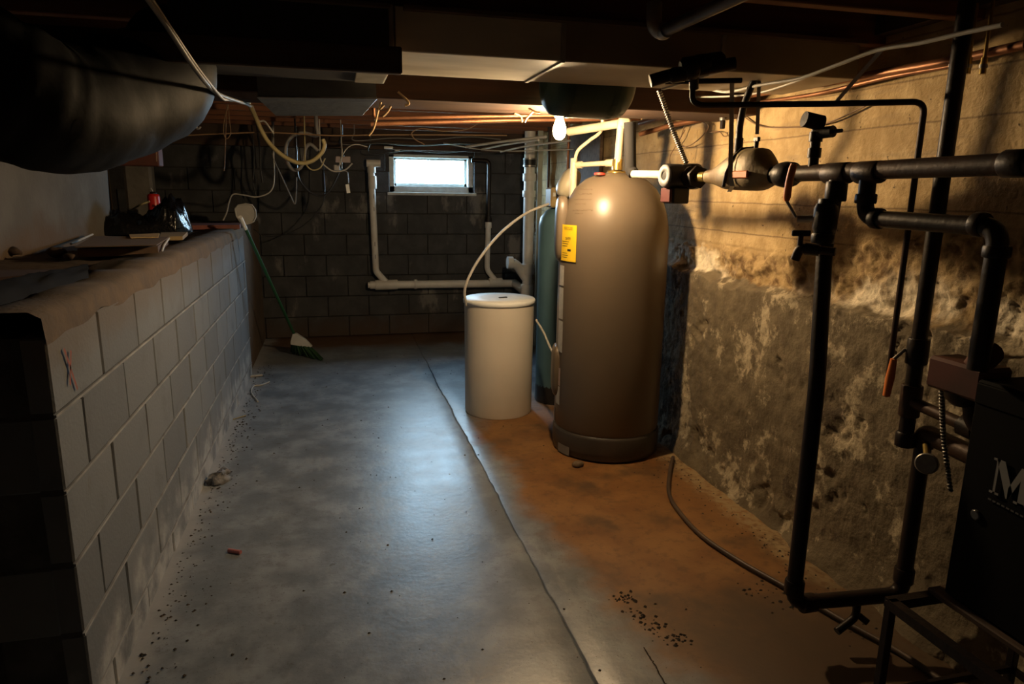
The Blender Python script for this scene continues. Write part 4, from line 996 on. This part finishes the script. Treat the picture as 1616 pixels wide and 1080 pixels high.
wire('joist_cable', [(250, 213), (330, 212), (420, 209), (520, 214), (600, 213), (700, 213), (800, 214)], 5.2, .005, WIREC, 'long brown cable stapled along under the joists over the hose loop')
wire('joist_wire', [(595, 193), (640, 192), (700, 193), (760, 194), (800, 193)], 4.6, .003, WIREW, 'fine pale wire along the orange joist in front of the window')
hang('curl_wire', [(770, 192), (740, 203), (700, 207), (665, 203), (650, 210), (655, 220), (670, 228)], 1.97, .004, WIREC, 'brown wire curling forward over the window')
wire('window_wire', [(585, 243), (640, 238), (700, 241), (750, 236), (790, 232)], 6.8, .004, WIREB, 'black wire along the top of the window frame')
wire('window_bundle', [(540, 228), (600, 226), (660, 229), (720, 226), (770, 229)], 6.5, .010, WIREB, 'thick black cable bundle above the window')
wire('window_bundle_pale', [(560, 222), (620, 218), (680, 220), (740, 216), (790, 220)], 6.3, .005, WIREG, 'thin grey cable above the thick black bundle over the window')
solo('cable_staple', MB().box(PY(613, 233, 7.01), (.085, .02, .022), None, .003), PVC, 'white cable clip plate over the left corner of the window', 'clip')
solo('cable_staple', MB().box(PY(627, 238, 7.01), (.05, .02, .016), None, .003), PVC, 'smaller white cable clip over the window glass', 'clip')
# hooks and hangers on the joists
def jhook(px, py, Yp, lab, m_=STEEL):
    p = PY(px, py, Yp); solo('pipe_hook', MB().cord([Vector((p.x, p.y, 1.997)), p+Vector((0, 0, .02)), p+Vector((.012, 0, 0)), p+Vector((.024, 0, .012))], .006, 6), m_, lab, 'hook')
jhook(310, 203, 4.74, 'pale metal hook hanging from the joists behind the flexible duct')
hang('twine_loop', [(360, 165), (354, 190), (353, 210), (358, 219), (364, 210), (362, 190), (360, 165)], 1.99, .003, WIREC, 'brown twine loop hanging from a joist behind the grey cable', 'string')
hang('twine_tail', [(358, 167), (356, 219), (355, 250), (354, 270)], 1.99, .0025, WIREC, 'end of brown twine dangling below the twine loop', 'string')
for (pts, lab) in ((((601, 160), (599, 172), (606, 166)), 'orange-lit bent pipe strap beside the drop box corner'), (((628, 145), (642, 158), (645, 164), (639, 167)), 'curved brass pipe strap right of the drop box corner'),
                   (((617, 166), (612, 176), (604, 184)), 'twisted pale wire tie below the bent straps'), (((598, 180), (590, 202), (582, 214)), 'twisted pale wire tie over the plumbing vent corner'),
                   (((812, 178), (822, 184), (824, 193)), 'forked wire hanger on the copper pipe'), (((834, 170), (846, 177), (852, 178)), 'bright forked wire hanger nearest the bulb'),
                   (((842, 174), (832, 186), (828, 193)), 'long wire hanger leg beside the bulb'), (((1012, 188), (1020, 180), (1022, 176)), 'pale bent strap over the black sleeved riser')):
    hang('wire_hanger', pts, 1.832, .005, mat('hanger_metal', (.40, .28, .15), (.30, .2, .1), rough=.5, metal=.3, scale=20), lab, 'hanger')
solo('orange_cap', MB().lathe([(.012, 0), (.012, .03), (.007, .034)], Vector((PY(519, 212, 5.145).x, 5.145, 1.966)), (0, 0, 1), 10), ORANGE, 'small orange wire cap on the joist over the hose loop', 'cap')

# ================================================================== LEFT CABLES
solo('service_cable', MB().cord([PY(225, -12, 1.75), PY(262, 40, 1.85), PY(300, 98, 1.98), PY(326, 132, 2.12), PY(348, 150, 2.5), PY(385, 163, 3.2), PY(396, 168, 3.9)], .006, 8), WIREG, 'grey cable hanging across the flexible duct', 'cable')
solo('service_cable_pair', MB().cord([PY(233, -12, 1.76), PY(304, 96, 2.0), PY(331, 132, 2.14), PY(352, 156, 2.5), PY(362, 158, 2.8), PY(395, 163, 3.7)], .004, 6), WIREW, 'thin pale cable clipped beside the grey cable over the flexible duct', 'cable')
hang('looped_hose', [(394, 165), (402, 182), (412, 205), (424, 225), (445, 245), (470, 257), (490, 255), (506, 243), (512, 230), (509, 220)], 1.99, .015, WIREY, 'yellowed plastic hose hanging in a wide loop from the joists', 'hose')
wire('grey_conduit_loop', [(500, 214), (478, 210), (460, 216), (451, 232), (452, 252), (460, 266), (470, 268), (478, 258), (482, 235), (490, 228), (502, 238)], 5.6, .014, WIREG, 'grey flexible conduit coiled behind the yellowed hose', 'conduit')
hang('cable_hook', [(398, 166), (408, 190), (418, 192), (432, 211)], 1.99, .006, WIREW, 'kinked pale cable end beside the top of the yellowed hose')
wire('thin_loop_cable', [(482, 255), (492, 268), (505, 265), (513, 250)], 5.4, .005, WIREY, 'small thin tan loop under the yellowed hose', 'cable')
wire('pale_drop_cable', [(432, 246), (433, 275), (431, 295), (422, 306), (404, 311), (385, 308), (368, 307), (362, 318), (358, 335), (352, 348)], 6.2, .006, WIREW, 'pale cable dropping from the joists and over to the ledge end')
wire('v_cable', [(430, 245), (445, 280), (458, 308), (465, 322), (467, 310), (468, 280)], 6.2, .006, WIREG, 'grey cable hanging in a sharp V beside the black loop')
wire('black_loop_cable', [(470, 276), (482, 297), (498, 308), (510, 309), (522, 298), (535, 272), (542, 245)], 6.0, .007, WIREB, 'glossy black cable hanging in a round loop')
wire('black_long_cable', [(512, 310), (500, 335), (480, 355), (450, 370), (420, 373), (400, 362)], 6.6, .004, WIREB, 'thin black cable sweeping down across the dark block wall')
wire('white_sag_cable', [(506, 252), (518, 266), (530, 271), (545, 268), (556, 258)], 5.8, .006, WIREW, 'white cable sagging in a shallow bow by the junction clips')
wire('pale_twin_cable', [(540, 245), (536, 262), (538, 250), (548, 234), (562, 228), (580, 232)], 5.8, .004, WIREW, 'pale cable rising through the junction clips toward the vent pipe')
wire('tag_cord', [(540, 266), (548, 272), (550, 290)], 5.9, .004, WIREG, 'short grey cord holding the white tag')
solo('white_tag', MB().box(PY(549, 298, 5.9), (.028, .004, .07), Matrix.Rotation(-.12, 3, 'Y'), .001), LIDM, 'small white paper tag hanging over the dark block wall', 'tag')
solo('junction_clip', MB().box(PY(541, 252, 5.95), (.12, .03, .05), None, .005), mat('pink_grey_box', (.34, .28, .27), rough=.6), 'pinkish grey junction box among the cables', 'junction box')
solo('junction_box', MB().box(PY(531, 265, 5.85), (.05, .03, .045), rotz(.4), .005), mat('grey_box', (.36, .34, .32), rough=.6), 'small grey clip box on the white sagging cable', 'junction box')
wire('black_hanging_wire', [(400, 232), (401, 260), (400, 290), (404, 310)], 6.8, .006, WIREB, 'black wire hanging straight against the dark corner of the back wall')
wire('black_short_wire', [(410, 236), (411, 262), (414, 288)], 6.9, .009, WIREB, 'thicker short black wire beside the straight hanging wire')
wire('red_joist_wire', [(243, 217), (246, 236), (247, 255)], 4.6, .003, WIREC, 'thin wire dangling beside the red-brown beam end')
solo('beam_end', MB().box(PY(217, 240, 4.9), (.26, .12, .17), None, .006), mat('red_beam', (.13, .035, .022), (.08, .025, .016), rough=.7, scale=6), 'red-brown beam end behind the flexible duct', 'beam')

# ================================================================== BACK WALL PLUMBING
def pvc(name, pts, r_, lab, coll=(), m_=PVC, fil=.07):
    t_ = thing(name, Vector(pts[-1]), lab, 'pipe'); part('tube', MB().pipe(pts, r_, fil, 14), m_, t_)
    for p_, ax, ln in coll: part('coupling', MB().lathe([(r_*1.2, -ln/2), (r_*1.25, -ln/2+.005), (r_*1.25, ln/2-.005), (r_*1.2, ln/2)], p_, ax, 16), m_, t_)
    return t_
YP = 7.0
xl = PY(591, 350, YP).x; zt_ = PY(591, 258, YP).z; zh = PY(700, 450, YP).z
v1 = pvc('vent_pipe', [(xl-.02, YP, zt_), (xl, YP, zh+.22), (xl, YP, zh+.15), (xl+.12, YP, zh+.01)], .032, 'white plastic drain pipe standing left of the window with slanted foot',
    [((xl-.01, YP, PY(591, 288, YP).z), (0, 0, 1), .12), ((xl-.015, YP, zt_-.06), (0, 0, 1), .06)])
part('top_tee', MB().cyl((xl-.06, YP, zt_), (xl+.07, YP, zt_), .036, 14), PVC, v1)
for k, yy in enumerate((310, 330, 385, 405)): part('print_mark', MB().box((xl-.003, YP-.0325, PY(591, yy, YP).z), (.006, .002, .04)), WIREG, v1)
h0, h1 = PY(584, 450, YP), PY(815, 447, YP)
hd = pvc('floor_drain_pipe', [(h0.x, YP, h0.z), (h1.x, YP, h0.z-.01)], .040, 'long white drain pipe running level along the dark back wall',
    [((h0.x+.16, YP, h0.z), (1, 0, 0), .22), ((h0.x+.45, YP, h0.z), (1, 0, 0), .03), ((PY(782, 448, YP).x, YP, h0.z), (1, 0, 0), .14)])
part('end_plug', MB().cyl((h0.x-.02, YP, h0.z), (h0.x, YP, h0.z), .03, 14), PVC, hd)
x2 = PY(769, 380, YP).x; zj = PY(769, 352, YP).z
pvc('window_drain_pipe', [(x2+.01, YP, zj), (x2, YP, zh+.23), (x2, YP, zh+.15), (x2+.11, YP, zh+.01)], .028, 'short white drain pipe with slanted foot right of the window', [((x2+.01, YP, zj-.02), (0, 0, 1), .06)])
t_ = thing('black_drain_pipe', (x2, YP, zj), 'slim black pipe bending down beside the window into the white drain', 'pipe')
part('tube', MB().pipe([PY(744, 253, YP), (x2+.015, YP, PY(770, 254, YP).z), (x2+.01, YP, zj)], .022, .05, 12), IRON, t_)
part('reducer', MB().cyl((x2+.01, YP, zj-.01), (x2+.01, YP, zj+.06), .034, 14), IRON, t_)
SXp = 1.775; SYp = PX(834, 350, SXp).y; zt_ = PX(836, 262, SXp).z; zb2 = .48
v3 = pvc('soil_stack', [(SXp, SYp, 2.0), (SXp, SYp, .0)], .050, 'fat white soil stack in the far right corner', [((SXp, SYp, PX(836, 280, SXp).z), (0, 0, 1), .07), ((SXp, SYp, PX(836, 306, SXp).z), (0, 0, 1), .06), ((SXp, SYp, PX(833, 425, SXp).z), (0, 0, 1), .10), ((SXp, SYp, zh), (0, 0, 1), .14)])
part('black_coupling', MB().cyl((SXp, SYp, PX(836, 264, SXp).z), (SXp, SYp, PX(836, 250, SXp).z), .058, 18), BLACK, v3)
for zz_ in (251, 262): part('clamp_band', MB().cyl((SXp, SYp, PX(836, zz_, SXp).z-.006), (SXp, SYp, PX(836, zz_, SXp).z+.006), .061, 18), STEEL, v3)
wy = PX(822, 412, SXp).z
part('wye_branch', MB().pipe([(SXp, SYp, wy-.16), (SXp-.10, SYp, wy-.02), (SXp-.15, SYp, wy+.01)], .045, .05, 14), PVC, v3)
part('wye_cap', MB().cyl((SXp-.15, SYp, wy+.01), (SXp-.20, SYp, wy+.012), .058, 18), PVC, v3)
part('inlet', MB().cyl((h1.x-.02, YP, h0.z-.01), (SXp, SYp, zh-.02), .043, 14), PVC, v3)
wp = PX(850, 350, 1.84)
solo('pale_post', MB().box((1.84, wp.y, 1.0), (.045, .03, 2.0), None, .003), mat('pale_paint', (.45, .47, .40), (.38, .40, .34), rough=.7, scale=10), 'pale painted post standing between the soil stack and the teal tank', 'post')
for (x, xx, m_, lab) in ((866, 1.80, IRONR, 'thin dark supply pipe above the softener valve'), (896, 1.85, COPPER, 'thin copper supply pipe behind the stubby cream riser')):
    p_ = PX(x, 260, xx); solo('supply_pipe', MB().cyl((xx, p_.y, RT_H+.10), (xx, p_.y, 2.0), .012, 10), m_, lab, 'pipe')
solo('wall_board', MB().box((1.915, 5.35, 1.72), (.025, .75, .5), None, .004), OLDWOOD, 'brown board fixed high on the wall behind the softener', 'board')

# ================================================================== BROOM AND THINGS ON THE LEDGE
b0 = PZ(477, 552, .06); bt = PX(381, 347, -.62)
br_ = thing('broom', PZ(480, 566, 0), 'green-handled angle broom leaning on the end of the block wall', 'broom')
neck = PY(464, 527, b0.y+.01); 
part('handle', MB().cyl(neck, bt, .012, 12), BRGREEN, br_); dirn = (bt-neck).normalized()
part('grip', MB().cyl(bt-dirn*.10, bt+dirn*.03, .0135, 12), LIDM, br_, 'white handle tip')
Yb = b0.y
cap = [PY(459, 538, Yb), PY(462, 527, Yb), PY(468, 526, Yb), PY(482, 535, Yb), PY(493, 546, Yb), PY(489, 548, Yb), PY(459, 543, Yb)]
part('broom_cap', MB().slab([p+Vector((0, -.025, 0)) for p in cap], .05, (0, 1, 0)), BRGREY, br_)
mb = MB(); rb = random.Random(5)
for k in range(90):
    u = k/89; v = rb.uniform(-.022, .022)
    top_ = PY(460+29*u, 543+4*u, Yb)+Vector((0, v, 0)); bot_ = PZ(459+51*u, 556+12*u, .004)+Vector((0, v*2, 0))
    mb.sweep([top_, top_.lerp(bot_, .5)+Vector((0, v*.3, 0)), bot_], [.005, .006, .004], 4)
part('bristles', mb, BRIST, br_, 'dark green bristles'); 
dpn = thing('dustpan', PX(386, 352, -.74), 'pale grey rounded plastic scoop at the broom handle tip', 'dustpan')
Yd = PX(386, 352, -.72).y
outl = [(371, 330), (376, 324), (388, 322), (398, 324), (403, 331), (404, 342), (400, 350), (390, 354), (379, 350), (373, 341)]
part('scoop', MB().slab([PY(x, y, Yd) for x, y in outl], .03, (0, 1, 0)), BRGREY, dpn)
part('rim', MB().sweep([PY(x, y, Yd)-Vector((0, .004, 0)) for x, y in outl+outl[:1]], .007, 8), BRGREY, dpn)
ZT = 1.165
def onl(px, py, z=ZT): return PZ(px, py, z)
# bin bag
mb = MB(); prof = [onl(140, 374), onl(300, 371)]
bgx = [(118, .02), (150, .055), (175, .06), (205, .045), (235, .07), (262, .10), (285, .085), (298, .03)]
vs = []; fs = []; nu, nv = 80, 40
ca = onl(142, 371); cb = onl(300, 368)
for i in range(nu+1):
    u = i/nu; base = ca.lerp(cb, u); px = 118+180*u
    for (xa, ha), (xb_, hb_) in zip(bgx, bgx[1:]):
        if xa <= px <= xb_: hh = ha+(hb_-ha)*(px-xa)/(xb_-xa)
    env = min(1, u*7, (1-u)*8)**.5
    for j in range(nv+1):
        v = j/nv; an = math.pi*v; wd = .16*env
        cr = 1+.25*FB(u*9, v*7, 1.3)+.22*abs(N(u*19, v*13, 4))+.10*abs(N(u*41, v*29, 9))
        vs.append(base+Vector((0.0, wd*(-math.cos(an))+.10, max(-.004, hh*2.1*env*cr*math.sin(an)**.7))))
for i in range(nu):
    for j in range(nv):
        a = i*(nv+1)+j; fs.append((a, a+nv+1, a+nv+2, a+1))
mb.add(vs, fs, True); solo('bin_bag', mb, BAG, 'crumpled glossy black plastic bin bag lying on the ledge', 'bag')
sc_ = onl(244, 345); sc_ = Vector((PY(244, 330, 5.62).x, 5.62, ZT-.005))
cn = thing('spray_can', sc_, 'red spray can with black top standing behind the black bin bag', 'spray can')
hc = PY(244, 306, 5.62).z-sc_.z
part('can_body', MB().lathe([(.041, 0), (.042, .004), (.042, hc-.02), (.038, hc-.006), (.026, hc)], sc_, seg=28), RED, cn)
part('can_cap', MB().lathe([(.024, hc), (.022, hc+.012), (.010, hc+.016)], sc_, seg=20), BLACK, cn)
part('nozzle', MB().cyl(sc_+Vector((0, 0, hc+.012)), sc_+Vector((-.012, 0, hc+.04)), .004, 8), WIREW, cn)
# boards and papers
def quadslab(name, q, z, th, m_, lab, cat):
    return solo(name, MB().slab([onl(x, y, z) for x, y in q], th, (0, 0, -1)), m_, lab, cat)
bxx = thing('flat_box', onl(180, 400), 'flat brown cardboard box lying on the ledge before the bin bag', 'box')
q = [(122, 393), (249, 389), (265, 376), (150, 376)]
zb_ = ZT+.035
part('box_body', MB().slab([onl(x, y, zb_) for x, y in q], .036, (0, 0, -1)), CARD, bxx)
part('box_flap', MB().slab([onl(x, y, zb_+.010) for x, y in ((118, 391), (247, 388), (268, 375), (148, 374))], .004, (0, 0, 1)), mat('cardboard_top', (.13, .085, .052), rough=.85), bxx)
quadslab('paper_sheet', [(206, 375), (250, 374), (252, 368), (204, 370)], ZT+.055, .004, PAPER, 'tan paper sheet on the cardboard box under the bin bag', 'paper')
quadslab('paper_folder', [(252, 374), (288, 373), (296, 366), (254, 367)], ZT+.045, .02, mat('ochre_folder', (.26, .185, .085), rough=.8), 'ochre folder sticking out from under the bin bag end', 'folder')
solo('white_strip', MB().sweep([onl(112, 385, ZT+.02), onl(146, 370, ZT+.03)], .006, 6), WIREW, 'thin white stick left of the cardboard box', 'stick')
solo('white_bent_strip', MB().sweep([onl(268, 374, ZT+.04), onl(258, 388, ZT+.025), onl(255, 398, ZT+.005)], .006, 6), WIREW, 'bent white strip hanging off the cardboard box corner', 'strip')
solo('red_plank', MB().slab([onl(x, y, ZT+.03) for x, y in ((288, 356), (378, 355), (380, 352), (292, 352))], .03, (0, 0, -1)), ROOFRED, 'red-brown plank at the far end of the ledge by the broom', 'plank')
solo('pale_stick', MB().cord([onl(180, 352), PY(215, 327, 5.55), PY(236, 318, 5.5)], .007, 6), WIREY, 'pale stick behind the red spray can', 'stick')
solo('leaning_stick', MB().cyl(PY(254, 322, 5.5), PY(298, 352, 5.7), .008, 8), OLDWOOD, 'brown stick slanting down from the red spray can', 'stick')
solo('small_carton', MB().box(PY(268, 328, 5.7), (.10, .08, .09), rotz(.2), .004), CARD, 'small brown carton behind the bin bag', 'box')
# dark sheet roll at the near end of the ledge
sh = thing('dark_tarp', onl(40, 460), 'dark grey folded sheet over the near corner of the ledge', 'sheet')
mb = MB(); vs = []; fs = []; nu, nv = 24, 14
for i in range(nu+1):
    u = i/nu
    for j in range(nv+1):
        v = j/nv; px = -60+(200)*u; pyf = 486-(486-432)*u*(1.0) if u < 1 else 432
        p = onl(px, 500-62*u-30*v*(1-.55*u), ZT+.004)
        vs.append(p+Vector((0, 0, .05*math.sin(math.pi*v)**.6*(1-.4*u)+.008*FB(u*6, v*4, 2)-.002)))
for i in range(nu):
    for j in range(nv): a = i*(nv+1)+j; fs.append((a, a+nv+1, a+nv+2, a+1))
mb.add(vs, fs, True); part('folded_sheet', mb, SLATE, sh)
solo('board_scrap', MB().slab([onl(x, y, ZT+.02) for x, y in ((-30, 440), (60, 433), (100, 425), (-10, 427))], .02, (0, 0, -1)), mat('maroon_board', (.06, .03, .025), rough=.8), 'dull maroon board scrap beside the dark folded sheet', 'board')
rk = random.Random(11)
for (px, py, s_, lab) in ((90, 404, .05, 'largest dirt clod beside the cardboard box corner'), (110, 408, .03, 'small dirt clod with pale chip by the cardboard box'), (22, 402, .045, 'dirt clod against the plaster wall foot')):
    p = onl(px, py); mb = MB().sup(p+Vector((0, 0, s_*.3)), (s_*1.6, s_*1.2, s_*.8), 1.0, None, 10, 7)
    for q in mb.v: q += Vector((N(*(q*40)), N(*(q*41)), N(*(q*43))))*s_*.2
    solo('dirt_clod', mb, DIRT, lab, 'clod')

# ================================================================== FLOOR THINGS
mb = MB().cord([PZ(1062, 722, .015), PZ(1057, 745, .014), PZ(1056, 780, .014), PZ(1075, 812, .014), PZ(1110, 848, .014), PZ(1170, 888, .014), PZ(1245, 930, .014), PZ(1330, 980, .014), PZ(1420, 1030, .014), PZ(1500, 1085, .014)], .010, 8)
solo('floor_hose', mb, HOSE, 'thin brown tube lying on the floor along the right wall', 'hose')
def crumple(px, py, sx, sy, sz, m_, lab, cat, name, e=.9):
    p = PZ(px, py, 0); mb_ = MB().sup(p+Vector((0, 0, sz*.42)), (sx, sy, sz), e, rotz(rk.uniform(0, 3)), 18, 10)
    for q in mb_.v: q += Vector((FB(*(q*25)), FB(*(q*27)), .7*FB(*(q*31))))*min(sx, sy)*.35; q.z = max(q.z, .002)
    return solo(name, mb_, m_, lab, cat)
crumple(345, 757, .16, .10, .035, mat('grey_rag', (.05, .05, .053), (.26, .26, .27), rough=.8, scale=30), 'crumpled grey paper scrap at the foot of the block wall', 'litter', 'paper_scrap')
pw = PZ(370, 872, .008); solo('pink_wrapper', MB().cyl(pw+Vector((-.025, .02, .001)), pw+Vector((.025, -.008, .001)), .009, 10), mat('pink_plastic', (.45, .16, .17), rough=.5), 'small pink wrapper lying on the open grey floor', 'wrapper')
solo('string_scrap', MB().cord([PZ(407, 634, .006), PZ(397, 620, .006), PZ(400, 610, .006), PZ(412, 608, .006), PZ(425, 603, .006)], .006, 6), WIREW, 'pale frayed string curled on the floor below the broom', 'string')
solo('wood_chip', MB().box(PZ(404, 593, .008), (.10, .03, .014), rotz(.3), .004), WIREW, 'pale chip on the floor against the far end of the block wall', 'chip')
solo('twig', MB().cord([PZ(368, 662, .005), PZ(378, 659, .006), PZ(388, 656, .005)], .004, 5), WIREY, 'short tan twig on the floor beside the block wall', 'twig')
solo('heater_rubble', MB().sup(PZ(912, 733, .012), (.07, .05, .035), .8, rotz(.4), 10, 7), MORTAR, 'lump of tan rubble at the foot of the water heater', 'rubble')
# loose grit, far too many to count
mb = MB(); rg = random.Random(21)
def grit(x, y, s_):
    c = Vector((x, y, s_*.3)); pts = [c+Vector((rg.uniform(-1, 1), rg.uniform(-1, 1), 0)).normalized()*s_*rg.uniform(.5, 1) for _ in range(3)]
    pts = [Vector((c.x+s_*math.cos(a_)*rg.uniform(.5, 1), c.y+s_*math.sin(a_)*rg.uniform(.5, 1), .001)) for a_ in (0, 1.6, 3.2, 4.7)]
    mb.add(pts+[c+Vector((0, 0, s_*.35))], [(0, 1, 4), (1, 2, 4), (2, 3, 4), (3, 0, 4)])
for _ in range(260): grit(rg.uniform(-.64, 1.6), rg.uniform(1.7, 6.2), rg.choice((.003, .004, .005, .008)))
for _ in range(420): y = rg.uniform(1.8, 6); grit(-.66+abs(rg.gauss(0, .06)), y, rg.uniform(.003, .010))
for _ in range(160): y = rg.uniform(1.7, 3.4); grit(1.80-abs(rg.gauss(0, .08)), y, rg.uniform(.003, .008))
for (px, py, n, sp_) in ((988, 945, 26, .02), (1010, 970, 20, .025), (1030, 992, 26, .025), (1060, 1008, 20, .025), (1075, 1010, 14, .02), (1195, 928, 14, .05), (1225, 945, 14, .05)):
    p = PZ(px, py, 0)
    for _ in range(n): grit(p.x+rg.gauss(0, sp_), p.y+rg.gauss(0, sp_), rg.uniform(.004, .012))
o = solo('floor_grit', mb, DEBRIS, 'dark grit and crumbs scattered over the floor', 'grit', org=Vector((0, 0, 0))); o['kind'] = 'stuff'
